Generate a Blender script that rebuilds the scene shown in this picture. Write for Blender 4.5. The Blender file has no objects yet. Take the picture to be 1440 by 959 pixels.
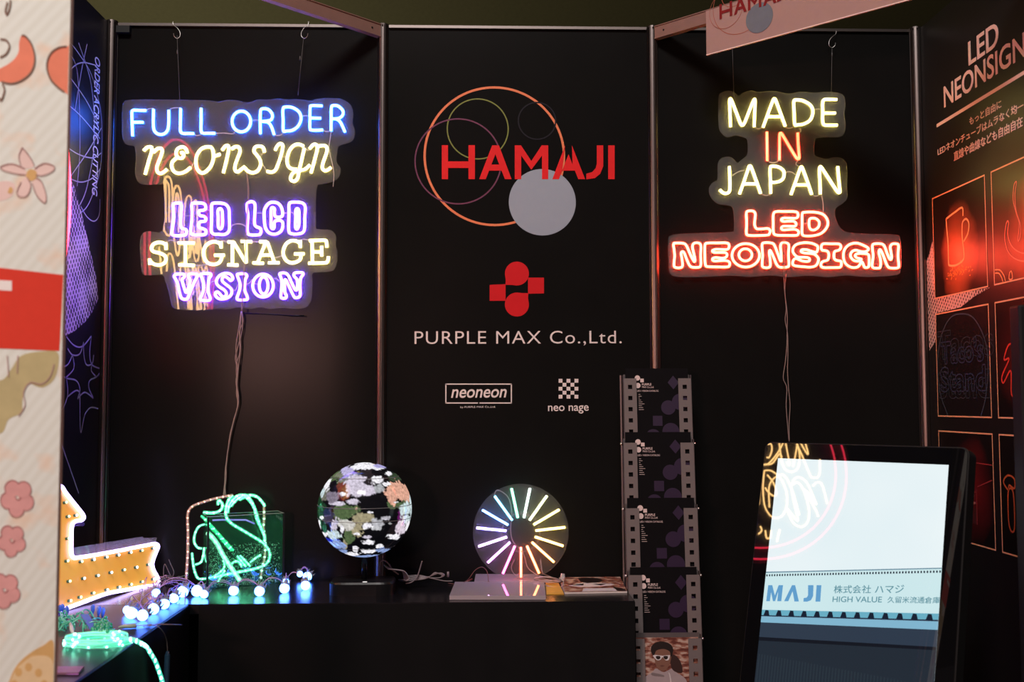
import bpy, math, random
import numpy as np
from mathutils import Vector, Matrix, noise
from mathutils.geometry import tessellate_polygon
random.seed(7)
C = bpy.context.scene.collection
SC = bpy.context.scene
PI = math.pi
V = Vector

# ------------------------------------------------------------------ camera
F, CD, CX, CZ, PITCH, ROLL, YAW = 1442.9, 3.697, -0.130, 1.3209, 0.06032, 0.0021, 0.02851
def cam_vec(a, b, d):
    c, s = math.cos(ROLL), math.sin(ROLL); a, b = c*a+s*b, -s*a+c*b
    c, s = math.cos(PITCH), math.sin(PITCH); y, z = c*d-s*b, s*d+c*b
    c, s = math.cos(YAW), math.sin(YAW)
    return V((c*a+s*y, -s*a+c*y, z))
EYE = V((CX, -CD, CZ))
cam = bpy.data.objects.new('camera', bpy.data.cameras.new('camera')); C.objects.link(cam)
m3 = Matrix((cam_vec(1,0,0), cam_vec(0,1,0), -cam_vec(0,0,1))).transposed()
cam.matrix_world = Matrix.Translation(EYE) @ m3.to_4x4()
cam.data.sensor_width = 36; cam.data.lens = F/1440*36
cam.data.clip_start = 0.05
cam.data.dof.use_dof = True; cam.data.dof.focus_distance = 3.62; cam.data.dof.aperture_fstop = 3.4
SC.camera = cam
# ------------------------------------------------------------------ light, world, exposure
SC.view_settings.view_transform = 'Standard'; SC.view_settings.look = 'None'
SC.view_settings.exposure = 0.0; SC.view_settings.gamma = 1.0; SC.view_settings.use_curve_mapping = False
SC.cycles.use_denoising = True; SC.cycles.max_bounces = 10; SC.cycles.transparent_max_bounces = 24
SC.cycles.sample_clamp_indirect = 4.0
w = bpy.data.worlds.new('hall'); SC.world = w; w.use_nodes = True
bg = w.node_tree.nodes['Background']; bg.inputs[0].default_value = (.9, .72, .68, 1); bg.inputs[1].default_value = 0.035
def area(name, loc, target, sx, sy, power, col):
    l = bpy.data.lights.new(name, 'AREA'); l.shape = 'RECTANGLE'; l.size = sx; l.size_y = sy; l.energy = power; l.color = col
    o = bpy.data.objects.new(name, l); C.objects.link(o); o.location = loc
    o.rotation_euler = (V(target)-V(loc)).to_track_quat('-Z', 'Y').to_euler(); return o
area('hall_light', (-1.0, -6.4, 7.6), (0.1, 0, 1.5), 2.6, 1.2, 660, (1, .94, .91))
area('added_glow_light', (-2.2, -6.4, 1.85), (-.9, 0, 1.6), .6, .25, 100, (1, .50, .42))  # light added out of view for the brown sheen below the left sign
area('added_ceiling_light', (-6.5, 13, 0.5), (-6, 14.5, 8), 3, 3, 300, (1, .93, .85))  # unseen light added to brighten the hall ceiling from left to right
# neon radiance (linear) : saturated tubes that clip to a pale core
E_BLUE = (.95, 6.0, 42.0); E_YEL = (11.0, 9.2, 2.2); E_PUR = (5.2, 1.5, 36.0); E_RED = (28.0, 1.5, .62); E_ORG = (13.0, .62, .22)
E_WARM = (27.0, 15.5, 5.4); E_ROSE = (13.0, .3, .8); E_WHITE = (3.4, 2.6, 6.0)

# ------------------------------------------------------------------ helpers
def ray(px, py): return cam_vec((px-720)/F, -(py-479.5)/F, 1.0).normalized()
def hit(px, py, p, n):
    d = ray(px, py); p = V(p); n = V(n)
    return EYE + d*((p-EYE).dot(n)/d.dot(n))
def at_y(px, py, y): return hit(px, py, (0, y, 0), (0, 1, 0))
def at_x(px, py, x): return hit(px, py, (x, 0, 0), (1, 0, 0))
def at_z(px, py, z): return hit(px, py, (0, 0, z), (0, 0, 1))
def crop(x0, y0, s): return lambda p: (x0+p[0]/s, y0+p[1]/s)

def catmull(pts, n=6, closed=False):
    pts = [V(p) for p in pts]; N = len(pts)
    if N < 3 and not closed: return pts
    out = []
    rng = N if closed else N-1
    for i in range(rng):
        g = lambda k: pts[k % N] if closed else pts[max(0, min(N-1, k))]
        a, b, c, d = g(i-1), g(i), g(i+1), g(i+2)
        for j in range(n):
            t = j/n
            out.append(.5*((2*b)+(c-a)*t+(2*a-5*b+4*c-d)*t*t+(3*b-a-3*c+d)*t**3))
    if not closed: out.append(pts[-1])
    return out

class MB:
    def __init__(s): s.v = []; s.f = []; s.m = []
    def add(s, vs, fs, m=0):
        o = len(s.v); s.v += [tuple(v) for v in vs]
        for f in fs: s.f.append(tuple(i+o for i in f)); s.m.append(m)
    def box(s, c, sz, m=0, R=None, bev=0):
        c = V(c); x, y, z = [k/2 for k in sz]
        P = [V((a*x, b*y, d*z)) for a in (-1, 1) for b in (-1, 1) for d in (-1, 1)]
        if R: P = [R @ p for p in P]
        s.add([c+p for p in P], [(0,1,3,2),(4,6,7,5),(0,4,5,1),(2,3,7,6),(0,2,6,4),(1,5,7,3)], m)
    def quad(s, a, b, c, d, m=0): s.add([a, b, c, d], [(0, 1, 2, 3)], m)
    def tube(s, pts, r, n=8, closed=False, m=0, cap=True):
        pts = [V(p) for p in pts]; N = len(pts)
        if N < 2: return
        tg = []
        for i in range(N):
            a = pts[i-1] if (i > 0 or closed) else pts[0]
            b = pts[(i+1) % N] if (i < N-1 or closed) else pts[-1]
            t = b-a
            tg.append(t.normalized() if t.length > 1e-9 else V((0, 0, 1)))
        t = tg[0]; u = t.orthogonal().normalized(); vs = []
        for i in range(N):
            t = tg[i]; u = (u-t*u.dot(t))
            u = u.normalized() if u.length > 1e-6 else t.orthogonal().normalized()
            w_ = t.cross(u); rr = r[i] if isinstance(r, (list, tuple)) else r
            for k in range(n):
                a = 2*PI*k/n; vs.append(pts[i]+(u*math.cos(a)+w_*math.sin(a))*rr)
        fs = []
        for i in range(N if closed else N-1):
            j = (i+1) % N
            for k in range(n):
                k2 = (k+1) % n; fs.append((i*n+k, i*n+k2, j*n+k2, j*n+k))
        if not closed and cap:
            fs.append(tuple(reversed(range(n)))); fs.append(tuple((N-1)*n+k for k in range(n)))
        s.add(vs, fs, m)
    def sphere(s, c, r, nu=12, nv=8, m=0, sq=(1, 1, 1), R=None):
        c = V(c); vs = []; fs = []
        for i in range(nv+1):
            th = PI*i/nv
            for k in range(nu):
                ph = 2*PI*k/nu
                p = V((math.sin(th)*math.cos(ph)*sq[0], math.sin(th)*math.sin(ph)*sq[1], math.cos(th)*sq[2]))*r
                vs.append(c+(R @ p if R else p))
        for i in range(nv):
            for k in range(nu):
                k2 = (k+1) % nu
                fs.append((i*nu+k, (i+1)*nu+k, (i+1)*nu+k2, i*nu+k2))
        s.add(vs, fs, m)
    def slab(s, pts, n, th, m=0, me=None):
        """planar outline pts extruded by th along -n (front face on pts)"""
        pts = [V(p) for p in pts]; N = len(pts); n = V(n).normalized()
        tri = tessellate_polygon([pts]); me = m if me is None else me
        fs = []
        for t in tri:
            a, b, c = (pts[i] for i in t)
            if (b-a).cross(c-a).dot(n) < 0: t = (t[0], t[2], t[1])
            fs.append(tuple(t))
        s.add(pts+[p-n*th for p in pts], fs+[tuple(N+i for i in reversed(t)) for t in fs], m)
        o = len(s.v)-2*N
        area2 = sum((pts[i]-pts[0]).cross(pts[(i+1) % N]-pts[0]).dot(n) for i in range(N))
        for i in range(N):
            j = (i+1) % N
            q = (o+i, o+j, o+N+j, o+N+i)
            s.f.append(tuple(reversed(q)) if area2 > 0 else q); s.m.append(me)
    def cyl(s, a, b, r0, r1=None, n=16, m=0):
        s.tube([a, b], [r0, r0 if r1 is None else r1], n, m=m)
    def lathe(s, base, prof, n=24, m=0):
        base = V(base); vs = []; fs = []
        for r, z in prof:
            for k in range(n):
                a = 2*PI*k/n; vs.append(base+V((r*math.cos(a), r*math.sin(a), z)))
        for i in range(len(prof)-1):
            for k in range(n):
                k2 = (k+1) % n; fs.append((i*n+k, i*n+k2, (i+1)*n+k2, (i+1)*n+k))
        fs.append(tuple(reversed(range(n)))); fs.append(tuple((len(prof)-1)*n+k for k in range(n)))
        s.add(vs, fs, m)

def obj(name, mb, mats, parent=None, smooth=False, label=None):
    me = bpy.data.meshes.new(name); me.from_pydata(mb.v, [], mb.f)
    if not isinstance(mats, (list, tuple)): mats = [mats]
    for m in mats: me.materials.append(m)
    me.polygons.foreach_set('material_index', mb.m)
    if smooth: me.polygons.foreach_set('use_smooth', [True]*len(mb.f))
    me.update()
    o = bpy.data.objects.new(name, me); C.objects.link(o)
    if parent:
        o.parent = parent
        o.matrix_parent_inverse = Matrix.Identity(4) if parent.get('_w') is None else Matrix.Translation(-V(parent['_w']))
    if label: o['label'] = label
    return o
def thing(name, label, cat, loc, group=None):
    o = bpy.data.objects.new(name, None); C.objects.link(o); o.location = loc; o.empty_display_size = .05
    o['label'] = label; o['category'] = cat; o['_w'] = tuple(loc)
    if group: o['group'] = group
    return o
def tag(o, label, cat, group=None, kind=None):
    o['label'] = label; o['category'] = cat
    if group: o['group'] = group
    if kind: o['kind'] = kind
    return o
def struct(o): o['kind'] = 'structure'; return o

# ------------------------------------------------------------------ materials
def nd(nt, t, **kw):
    n = nt.nodes.new(t)
    for k, v in kw.items(): setattr(n, k, v)
    return n
MATS = {}
def mat(name, col=(.5, .5, .5), rough=.5, metal=0, var=.12, scale=40, emit=None, es=1.0, spec=.5, bump=0, coat=0):
    if name in MATS: return MATS[name]
    m = bpy.data.materials.new(name); m.use_nodes = True; nt = m.node_tree; b = nt.nodes['Principled BSDF']
    tc = nd(nt, 'ShaderNodeTexCoord'); nz = nd(nt, 'ShaderNodeTexNoise'); nz.inputs['Scale'].default_value = scale
    nz.inputs['Detail'].default_value = 4
    nt.links.new(tc.outputs['Object'], nz.inputs['Vector'])
    mx = nd(nt, 'ShaderNodeMix', data_type='RGBA')
    mx.inputs[6].default_value = (*[c*(1-var) for c in col], 1); mx.inputs[7].default_value = (*[min(1, c*(1+var)) for c in col], 1)
    nt.links.new(nz.outputs['Fac'], mx.inputs[0]); nt.links.new(mx.outputs[2], b.inputs['Base Color'])
    b.inputs['Roughness'].default_value = rough; b.inputs['Metallic'].default_value = metal
    b.inputs['Specular IOR Level'].default_value = spec; b.inputs['Coat Weight'].default_value = coat
    if emit:
        b.inputs['Emission Color'].default_value = (*emit, 1); b.inputs['Emission Strength'].default_value = es
    if bump:
        bp = nd(nt, 'ShaderNodeBump'); bp.inputs['Strength'].default_value = bump; bp.inputs['Distance'].default_value = .002
        nt.links.new(nz.outputs['Fac'], bp.inputs['Height']); nt.links.new(bp.outputs[0], b.inputs['Normal'])
    MATS[name] = m; return m
def neon_mat(name, e):
    if name in MATS: return MATS[name]
    mx = max(e); m = mat(name, (.6, .6, .6), .35, emit=tuple(c/mx for c in e), es=mx); return m
def clear_mat(name, haze=.05, tint=(1, 1, 1), ior=1.49, hazecol=(.9, .9, .9), rough=.0):
    if name in MATS: return MATS[name]
    m = bpy.data.materials.new(name); m.use_nodes = True; nt = m.node_tree; nt.nodes.clear()
    out = nd(nt, 'ShaderNodeOutputMaterial'); tr = nd(nt, 'ShaderNodeBsdfTransparent'); tr.inputs[0].default_value = (*tint, 1)
    df = nd(nt, 'ShaderNodeBsdfDiffuse'); df.inputs[0].default_value = (*hazecol, 1)
    gl = nd(nt, 'ShaderNodeBsdfGlossy'); gl.inputs['Roughness'].default_value = rough
    m1 = nd(nt, 'ShaderNodeMixShader'); m2 = nd(nt, 'ShaderNodeMixShader')
    tc = nd(nt, 'ShaderNodeTexCoord'); nz = nd(nt, 'ShaderNodeTexNoise'); nz.inputs['Scale'].default_value = 30
    mr = nd(nt, 'ShaderNodeMapRange'); mr.inputs[3].default_value = haze*.8; mr.inputs[4].default_value = haze*1.2
    nt.links.new(tc.outputs['Object'], nz.inputs['Vector']); nt.links.new(nz.outputs['Fac'], mr.inputs[0]); nt.links.new(mr.outputs[0], m1.inputs[0])
    nt.links.new(tr.outputs[0], m1.inputs[1]); nt.links.new(df.outputs[0], m1.inputs[2])
    fr = nd(nt, 'ShaderNodeFresnel'); fr.inputs[0].default_value = ior
    ge = nd(nt, 'ShaderNodeNewGeometry'); sub = nd(nt, 'ShaderNodeMath', operation='SUBTRACT'); sub.inputs[0].default_value = 1
    mul = nd(nt, 'ShaderNodeMath', operation='MULTIPLY')
    nt.links.new(ge.outputs['Backfacing'], sub.inputs[1]); nt.links.new(fr.outputs[0], mul.inputs[0]); nt.links.new(sub.outputs[0], mul.inputs[1])
    nt.links.new(mul.outputs[0], m2.inputs[0]); nt.links.new(m1.outputs[0], m2.inputs[1]); nt.links.new(gl.outputs[0], m2.inputs[2])
    nt.links.new(m2.outputs[0], out.inputs[0]); MATS[name] = m; return m

M_BLACK = mat('black_print_panel', (.0075, .0068, .007), .40, var=.15, scale=8, spec=.42)
M_BACK = mat('black_back_panel', (.0060, .0057, .0055), .25, var=.15, scale=8, spec=.05)
M_ALU = mat('aluminium', (.20, .165, .155), .33, metal=1, var=.08, scale=60)
M_BEAM = mat('beam_aluminium', (.23, .125, .10), .5, metal=.2, var=.1, scale=25)
M_CEIL = mat('ceiling_fabric', (.11, .100, .042), .9, var=.25, scale=16, bump=.5, spec=.1)
M_FLOOR = mat('floor_carpet', (.03, .03, .035), .95, var=.4, scale=300, bump=.5)
M_CLOTH = mat('black_table_cover', (.004, .004, .005), .24, var=.2, scale=6, spec=.45)
M_SKIRT = mat('black_table_skirt', (.0038, .0037, .004), .8, var=.2, scale=12, spec=.1)
M_BLK = mat('black_plastic', (.006, .006, .007), .3, var=.1, spec=.2)
M_BLKM = mat('matt_black_metal', (.006, .006, .006), .55, var=.1, spec=.25)
M_WIRE = mat('pale_wire', (.20, .145, .13), .4, var=.1)
M_WIREC = mat('clear_wire', (.62, .55, .52), .3, var=.1)
M_WHITEP = mat('white_print', (.62, .53, .51), .5, var=.04)
M_RED = mat('red_print', (.58, .012, .014), .55, var=.05, spec=.12)
M_RED2 = mat('deep_red_print', (.47, .008, .012), .55, var=.05, spec=.12)
M_STEEL = mat('steel_hook', (.5, .46, .44), .3, metal=1)
M_ACR = clear_mat('clear_acrylic', .032)
M_ACRE = clear_mat('acrylic_edge', .20)

# ------------------------------------------------------------------ text
def text(name, body, m, parent, o, right, up, width, height, ext=.0004, bold=0, shear=0, space=1.0, label=None, lift=.0006):
    cu = bpy.data.curves.new('t', 'FONT'); cu.body = body; cu.extrude = .01; cu.offset = bold; cu.shear = shear; cu.space_character = space
    cu.resolution_u = 4
    t = bpy.data.objects.new('t', cu); C.objects.link(t)
    bpy.context.view_layer.update()
    me = bpy.data.meshes.new_from_object(t.evaluated_get(bpy.context.evaluated_depsgraph_get()))
    bpy.data.objects.remove(t)
    a = np.empty(len(me.vertices)*3); me.vertices.foreach_get('co', a); a = a.reshape(-1, 3)
    lo, hi = a.min(0), a.max(0)
    r, u = V(right).normalized(), V(up).normalized(); n = r.cross(u)
    X = (a[:, 0]-lo[0])/(hi[0]-lo[0])*width; Y = (a[:, 1]-lo[1])/(hi[1]-lo[1])*height; Z = a[:, 2]/.01*ext+lift
    P = np.array(o)[None]+X[:, None]*np.array(r)+Y[:, None]*np.array(u)+Z[:, None]*np.array(n)
    me.vertices.foreach_set('co', P.ravel()); me.materials.clear(); me.materials.append(m); me.update()
    ob = bpy.data.objects.new(name, me); C.objects.link(ob)
    if parent:
        ob.parent = parent
        if parent.get('_w') is not None: ob.matrix_parent_inverse = Matrix.Translation(-V(parent['_w']))
    if label: ob['label'] = label
    return ob
def ring_pts(c, r, ax, ay, n=64):
    return [c+ax*(r*math.cos(2*PI*k/n))+ay*(r*math.sin(2*PI*k/n)) for k in range(n)]
def flat_ring(mb, c, r, wd, ax, ay, n, lift, m=0, N=96):
    vs = []; fs = []
    for k in range(N):
        a = 2*PI*k/N; d = ax*math.cos(a)+ay*math.sin(a)
        vs += [c+d*(r-wd/2)+n*lift, c+d*(r+wd/2)+n*lift]
    for k in range(N):
        j = (k+1) % N; fs.append((2*k, 2*k+1, 2*j+1, 2*j))
    mb.add(vs, fs, m)
def strip(mb, pts, wd, n, lift, closed=False, m=0):
    """flat printed line of width wd lying on a surface of normal n"""
    pts = [V(p) for p in pts]; n = V(n); N = len(pts); vs = []; fs = []
    for i in range(N):
        a = pts[i-1] if (i or closed) else pts[0]; b = pts[(i+1) % N] if (i < N-1 or closed) else pts[-1]
        t = (b-a); t = t.normalized() if t.length > 1e-9 else n.orthogonal(); s = n.cross(t)*(wd/2)
        vs += [pts[i]+s+n*lift, pts[i]-s+n*lift]
    for i in range(N if closed else N-1):
        j = (i+1) % N; fs.append((2*i, 2*i+1, 2*j+1, 2*j))
    mb.add(vs, fs, m)
def fill(mb, pts, n, lift, m=0, th=.0003):
    n = V(n); mb.slab([V(p)+n*lift for p in pts], n, th, m)

# ================================================================== SETTING
XW = 1.485
mb = MB()
for k in range(3):
    mb.box(((k-1)*.99, .02, 1.35), (.985, .04, 2.7))
wall_back = struct(obj('wall_back', mb, M_BACK))
mb = MB(); mb.box((-XW-.02, -1.0, 1.35), (.04, 2.0, 2.7)); wall_left = struct(obj('wall_left', mb, M_BLACK))
mb = MB(); mb.box((XW+.02, -1.0, 1.35), (.04, 2.0, 2.7)); wall_right = struct(obj('wall_right', mb, M_BLACK))
mb = MB(); mb.box((0, -3.0, -.03), (8, 7.0, .06)); struct(obj('floor', mb, M_FLOOR))
mb = MB(); mb.box((0, 8, 8.05), (60, 44, .1)); struct(obj('ceiling', mb, M_CEIL))
def post_profile(r=.0205, ri=.0135):
    out = []
    for k in range(8):
        a = 2*PI*k/8
        for da, rr in ((-.26, r), (-.12, r), (-.12, ri), (.12, ri), (.12, r), (.26, r)):
            out.append((rr*math.cos(a+da+.0), rr*math.sin(a+da)))
    return out
def post(x, y, n):
    mb = MB(); pr = post_profile(); N = len(pr)
    vs = [(x+a, y+b, z) for z in (0, 2.705) for a, b in pr]
    fs = [(i, (i+1) % N, N+(i+1) % N, N+i) for i in range(N)]
    mb.add(vs, fs); mb.cyl((x, y, 2.70), (x, y, 2.706), .0205, n=16)
    return struct(obj('trim_%d' % n, mb, M_ALU))
post(-XW+.012, -.012, 1); post(-.495, 0, 2); post(.495, 0, 3); post(XW-.012, -.012, 4)
post(-XW, -1.99, 5); post(XW, -1.99, 6)
mb = MB()
for k in range(3): mb.box(((k-1)*.99, -.004, 2.697), (.945, .012, .010))
struct(obj('trim_7', mb, M_ALU))
mb = MB(); mb.box((-XW+.05, -.012, 2.675), (.055, .02, .025)); struct(obj('trim_8', mb, M_BLKM))
# ------ braces under the ceiling
def beam(x0, sgn, label):
    t = thing('ceiling_beam', label, 'beam', (x0+sgn*.012, -.012, 2.655))
    d = V((sgn*.7071, -.7071, 0)); s = V((-d.y, d.x, 0)); a = V((x0, 0, 2.678))+d*.018; L = 1.34; b = a+d*L
    mb = MB(); R = Matrix((d, s, V((0, 0, 1)))).transposed(); mb.box((a+b)/2, (L, .018, .044), R=R)
    for z in (-.0225, .0225): mb.box((a+b)/2+V((0, 0, z)), (L, .024, .003), R=R)
    obj('rail', mb, M_BEAM, t)
    mb = MB(); f = -s if (-s).y < 0 else s
    p = a+d*.04+f*.0085; mb.cyl(p, p+f*.002, .0035, n=10)
    obj('screw', mb, M_BLKM, t)
    return a, d, f
beam(-.495, -1, 'diagonal metal ceiling beam running left from the post beside the left neon sign')
BA, BD, BF = beam(.495, 1, 'diagonal metal ceiling beam running right, behind the white fascia board')

# ================================================================== LOGO builder
HAM = [  # polygons in logo units (y down)
 [(245,417),(280,417),(280,508),(395,508),(395,417),(431,417),(431,608),(395,608),(395,545),(280,545),(280,608),(245,608)],
 [(455,608),(528,418),(566,418),(637,608),(600,608),(581,560),(511,560),(524,526),(568,526),(546,468),(492,608)],
 [(655,608),(655,418),(690,418),(748,506),(806,418),(843,418),(843,608),(808,608),(808,475),(748,555),(691,475),(691,608)],
 [(866,608),(938,418),(976,418),(1050,608),(1012,608),(993,560),(921,560),(934,526),(980,526),(957,468),(903,608)],
 [(1116,418),(1152,418),(1152,535),(1135,578),(1105,602),(1057,609),(1057,577),(1090,568),(1110,545),(1116,520)],
 [(1180,418),(1216,418),(1216,608),(1180,608)]]
M_ORING = mat('orange_ring_print', (.62, .17, .075), .5, var=.05, spec=.15)
M_GRING = mat('green_ring_print', (.15, .17, .04), .5, var=.05, spec=.15)
M_PRING = mat('plum_ring_print', (.12, .032, .07), .5, var=.05, spec=.15)
M_DRING = mat('dark_ring_print', (.0085, .007, .011), .5, var=.05, spec=.1)
M_SILV = mat('silver_disc_print', (.235, .265, .32), .45, var=.03, spec=.3)
def logo(parent, fn, ax, ay, n, s, white=False):
    n = V(n); k = s
    def rg(name, c, r, wd, m, lift):
        mb = MB(); flat_ring(mb, fn(c), r*k, wd*k, ax, ay, n, lift); obj(name, mb, m, parent)
    rg('logo_ring', (541,477), 391, 13 if not white else 7, M_ORING if not white else mat('rust_ring_print', (.30, .07, .04)), .0006)
    rg('logo_ring', (447,325), 171, 7, M_GRING if not white else mat('rust_ring_print'), .0008)
    rg('logo_ring', (337,507), 241, 8 if not white else 5, M_PRING if not white else mat('rust_ring_print'), .0010)
    if not white: rg('logo_ring', (780,280), 105, 8, M_DRING, .0012)
    mb = MB(); fill(mb, ring_pts(fn((810,737)), 188*k, ax, ay, 72), n, .0014)
    obj('logo_disc', mb, M_SILV if not white else mat('grey_disc_print', (.13, .135, .15), .5, spec=.2), parent)
    mb = MB()
    for P in HAM: fill(mb, [fn(p) for p in P], n, .0020)
    obj('lettering', mb, M_RED if not white else mat('maroon_print', (.17, .012, .012), .55, spec=.15), parent)
X, Z, YN = V((1, 0, 0)), V((0, 0, 1)), V((0, -1, 0))
pxm = 3.697/F    # metres per pixel on the back wall
cl = crop(560, 100, 3.997)
_fo = at_y(*cl((541, 477)), 0); _px = CD/ray(*cl((541, 477))).y/F*1.0
ls = (at_y(*cl((1216, 500)), 0)-at_y(*cl((245, 500)), 0)).x/(1216-245)
logo(wall_back, lambda p: at_y(*cl(p), 0), X, Z, YN, ls)
# red emblem, company line, two small marks
c5 = crop(560, 350, 3.835); w5 = lambda p: at_y(*c5(p), 0)
u5 = (w5((1205, 500))-w5((88, 500))).x/(1205-88)
mb = MB()
fill(mb, ring_pts(w5((640,133)), 65*u5, X, Z, 48), YN, .0010); fill(mb, ring_pts(w5((640,300)), 65*u5, X, Z, 48), YN, .0010)
fill(mb, [w5(p) for p in ((575,133),(640,198),(615,195),(578,194),(580,170))], YN, .0012)
fill(mb, [w5(p) for p in ((705,300),(640,235),(665,238),(702,239),(700,265))], YN, .0012)
fill(mb, [w5(p) for p in ((493,194),(579,190),(579,280),(493,280))], YN, .0010); fill(mb, [w5(p) for p in ((700,155),(786,155),(786,240),(700,242))], YN, .0010)
obj('emblem', mb, M_RED2, wall_back)
def wtext(name, body, a, b, top, m=M_WHITEP, **kw):   # a,b baseline ends, top cap height point (crop 5 units)
    A, B, T_ = w5(a), w5(b), w5(top)
    return text(name, body, m, wall_back, A, B-A, Z, (B-A).length, T_.z-A.z, **kw)
wtext('lettering', 'PURPLE MAX Co.,Ltd.', (88,524), (1205,520), (88,444), space=1.1, bold=-.004)
mb = MB()
for a, b in (((255,729),(612,729)), ((255,831),(430,831)), ((438,831),(612,831)), ((257,727),(257,833)), ((610,727),(610,833))):
    strip(mb, [w5(a), w5(b)], 6*u5, YN, .001)
obj('logo_frame', mb, M_WHITEP, wall_back)
wtext('lettering', 'neoneon', (285,804), (585,802), (285,757), bold=.012, shear=.22)
wtext('lettering', 'by PURPLE MAX Co.,Ltd.', (335,861), (525,859), (335,848))
mb = MB()
for r in range(5):
    for c in range(5):
        if (r+c) % 2 == 0:
            x, y = 865+c*21.4, 701+r*21.4; fill(mb, [w5(p) for p in ((x,y),(x+20.4,y),(x+20.4,y+20.4),(x,y+20.4))], YN, .001)
obj('checker_mark', mb, M_WHITEP, wall_back)
wtext('lettering', 'neo nage', (808,889), (1027,887), (808,845), bold=.008)

# ================================================================== NEON SIGNS
YT = -.046     # tube axis plane
RT = .0047
def neon(parent, label, strokes, cr, m, plane=None, r=RT, name='neon_letter', n=7):
    pl = plane or (lambda p: at_y(*p, YT))
    mb = MB()
    for st in strokes:
        pts, closed = (st[0], True) if isinstance(st, tuple) else (st, False)
        P = [pl(cr(p)) for p in pts]
        mb.tube(catmull(P, n if len(P) > 2 else 1, closed), r, 8, closed)
    return obj(name, mb, m, parent, True, label)
def ell(cx, cy, rx, ry, n=20): return ([(cx+rx*math.cos(2*PI*k/n), cy+ry*math.sin(2*PI*k/n)) for k in range(n)],)
def wires(parent, segs, y, r=.0011, m=None, name='link_wire'):
    for cr, pts in segs:
        mb = MB(); mb.tube(catmull([at_y(*cr(p), y) for p in pts], 5), r, 5); obj(name, mb, m or M_WIREC, parent, True)

t = thing('neon_sign', 'blue, yellow and violet neon sign starting FULL ORDER on the left back panel', 'neon sign', at_y(338, 434, -.036))
c6 = crop(170, 120, 2.906)
out = [(10,72),(30,61),(100,58),(250,60),(360,62),(400,68),(430,60),(475,62),(520,72),(560,58),(600,60),(640,55),(680,60),(720,57),(780,64),(800,55),(870,54),(905,58),(940,82),(950,120),(945,150),(957,185),(950,220),(930,235),(892,246),(885,270),(881,312),(898,340),(890,375),(860,395),(818,404),(799,420),(797,570),(806,588),(858,592),(880,618),(877,655),(885,680),(880,735),(858,760),(786,766),(783,800),(779,870),(762,902),(735,912),(700,913),(660,909),(610,914),(570,906),(530,914),(480,907),(440,915),(390,913),(340,918),(230,915),(205,885),(190,820),(180,800),(172,775),(100,775),(85,755),(80,700),(78,650),(85,610),(115,595),(173,590),(175,420),(163,405),(90,405),(65,385),(58,350),(62,300),(58,260),(50,246),(20,240),(6,205),(5,110)]
mb = MB(); mb.slab(catmull([at_y(*c6(p), -.0405) for p in out], 3, True), YN, .004, 0, 1)
obj('acrylic_backing', mb, [M_ACR, M_ACRE], t)
MB_, MY, MP, MR, MO = neon_mat('neon_blue', E_BLUE), neon_mat('neon_yellow', E_YEL), neon_mat('neon_violet', E_PUR), neon_mat('neon_red', E_RED), neon_mat('neon_orange', E_ORG)
cA, cB = crop(170, 135, 8.727), crop(330, 135, 8.47)
for ch, cr, st in (
 ('F', cA, [[(143,490),(138,330),(135,205),(150,176),(200,175),(308,178)],[(138,322),(275,322)]]),
 ('U', cA, [[(400,165),(400,380),(430,450),(495,472),(555,445),(584,370),(588,175)]]),
 ('L', cA, [[(733,155),(731,300),(730,425),(757,457),(800,459),(895,460)]]),
 ('L', cA, [[(985,150),(985,300),(985,428),(1010,455),(1060,456),(1155,457)]]),
 ('O', cB, [ell(80,303,110,123)]),
 ('R', cB, [[(306,450),(304,300),(308,180),(335,152),(400,160),(448,220),(430,285),(320,303)],[(330,303),(400,315),(440,370),(470,460)]]),
 ('D', cB, [([(580,413),(577,280),(575,160),(600,132),(690,138),(770,195),(790,280),(750,365),(680,410),(620,415)],)]),
 ('E', cB, [[(1045,118),(920,115),(899,140),(897,270),(897,380),(920,406),(1050,405)],[(900,262),(1028,264)]]),
 ('R', cB, [[(1148,415),(1150,280),(1152,140),(1175,113),(1235,122),(1288,175),(1285,230),(1240,265),(1165,272)],[(1190,268),(1255,305),(1315,430)]])):
    neon(t, 'blue neon letter '+ch, st, cr, MB_)
cC, cDn = crop(190, 190, 9.6), crop(330, 190, 9.6)
d9 = lambda L: [(x-1344, y) for x, y in L]
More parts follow.
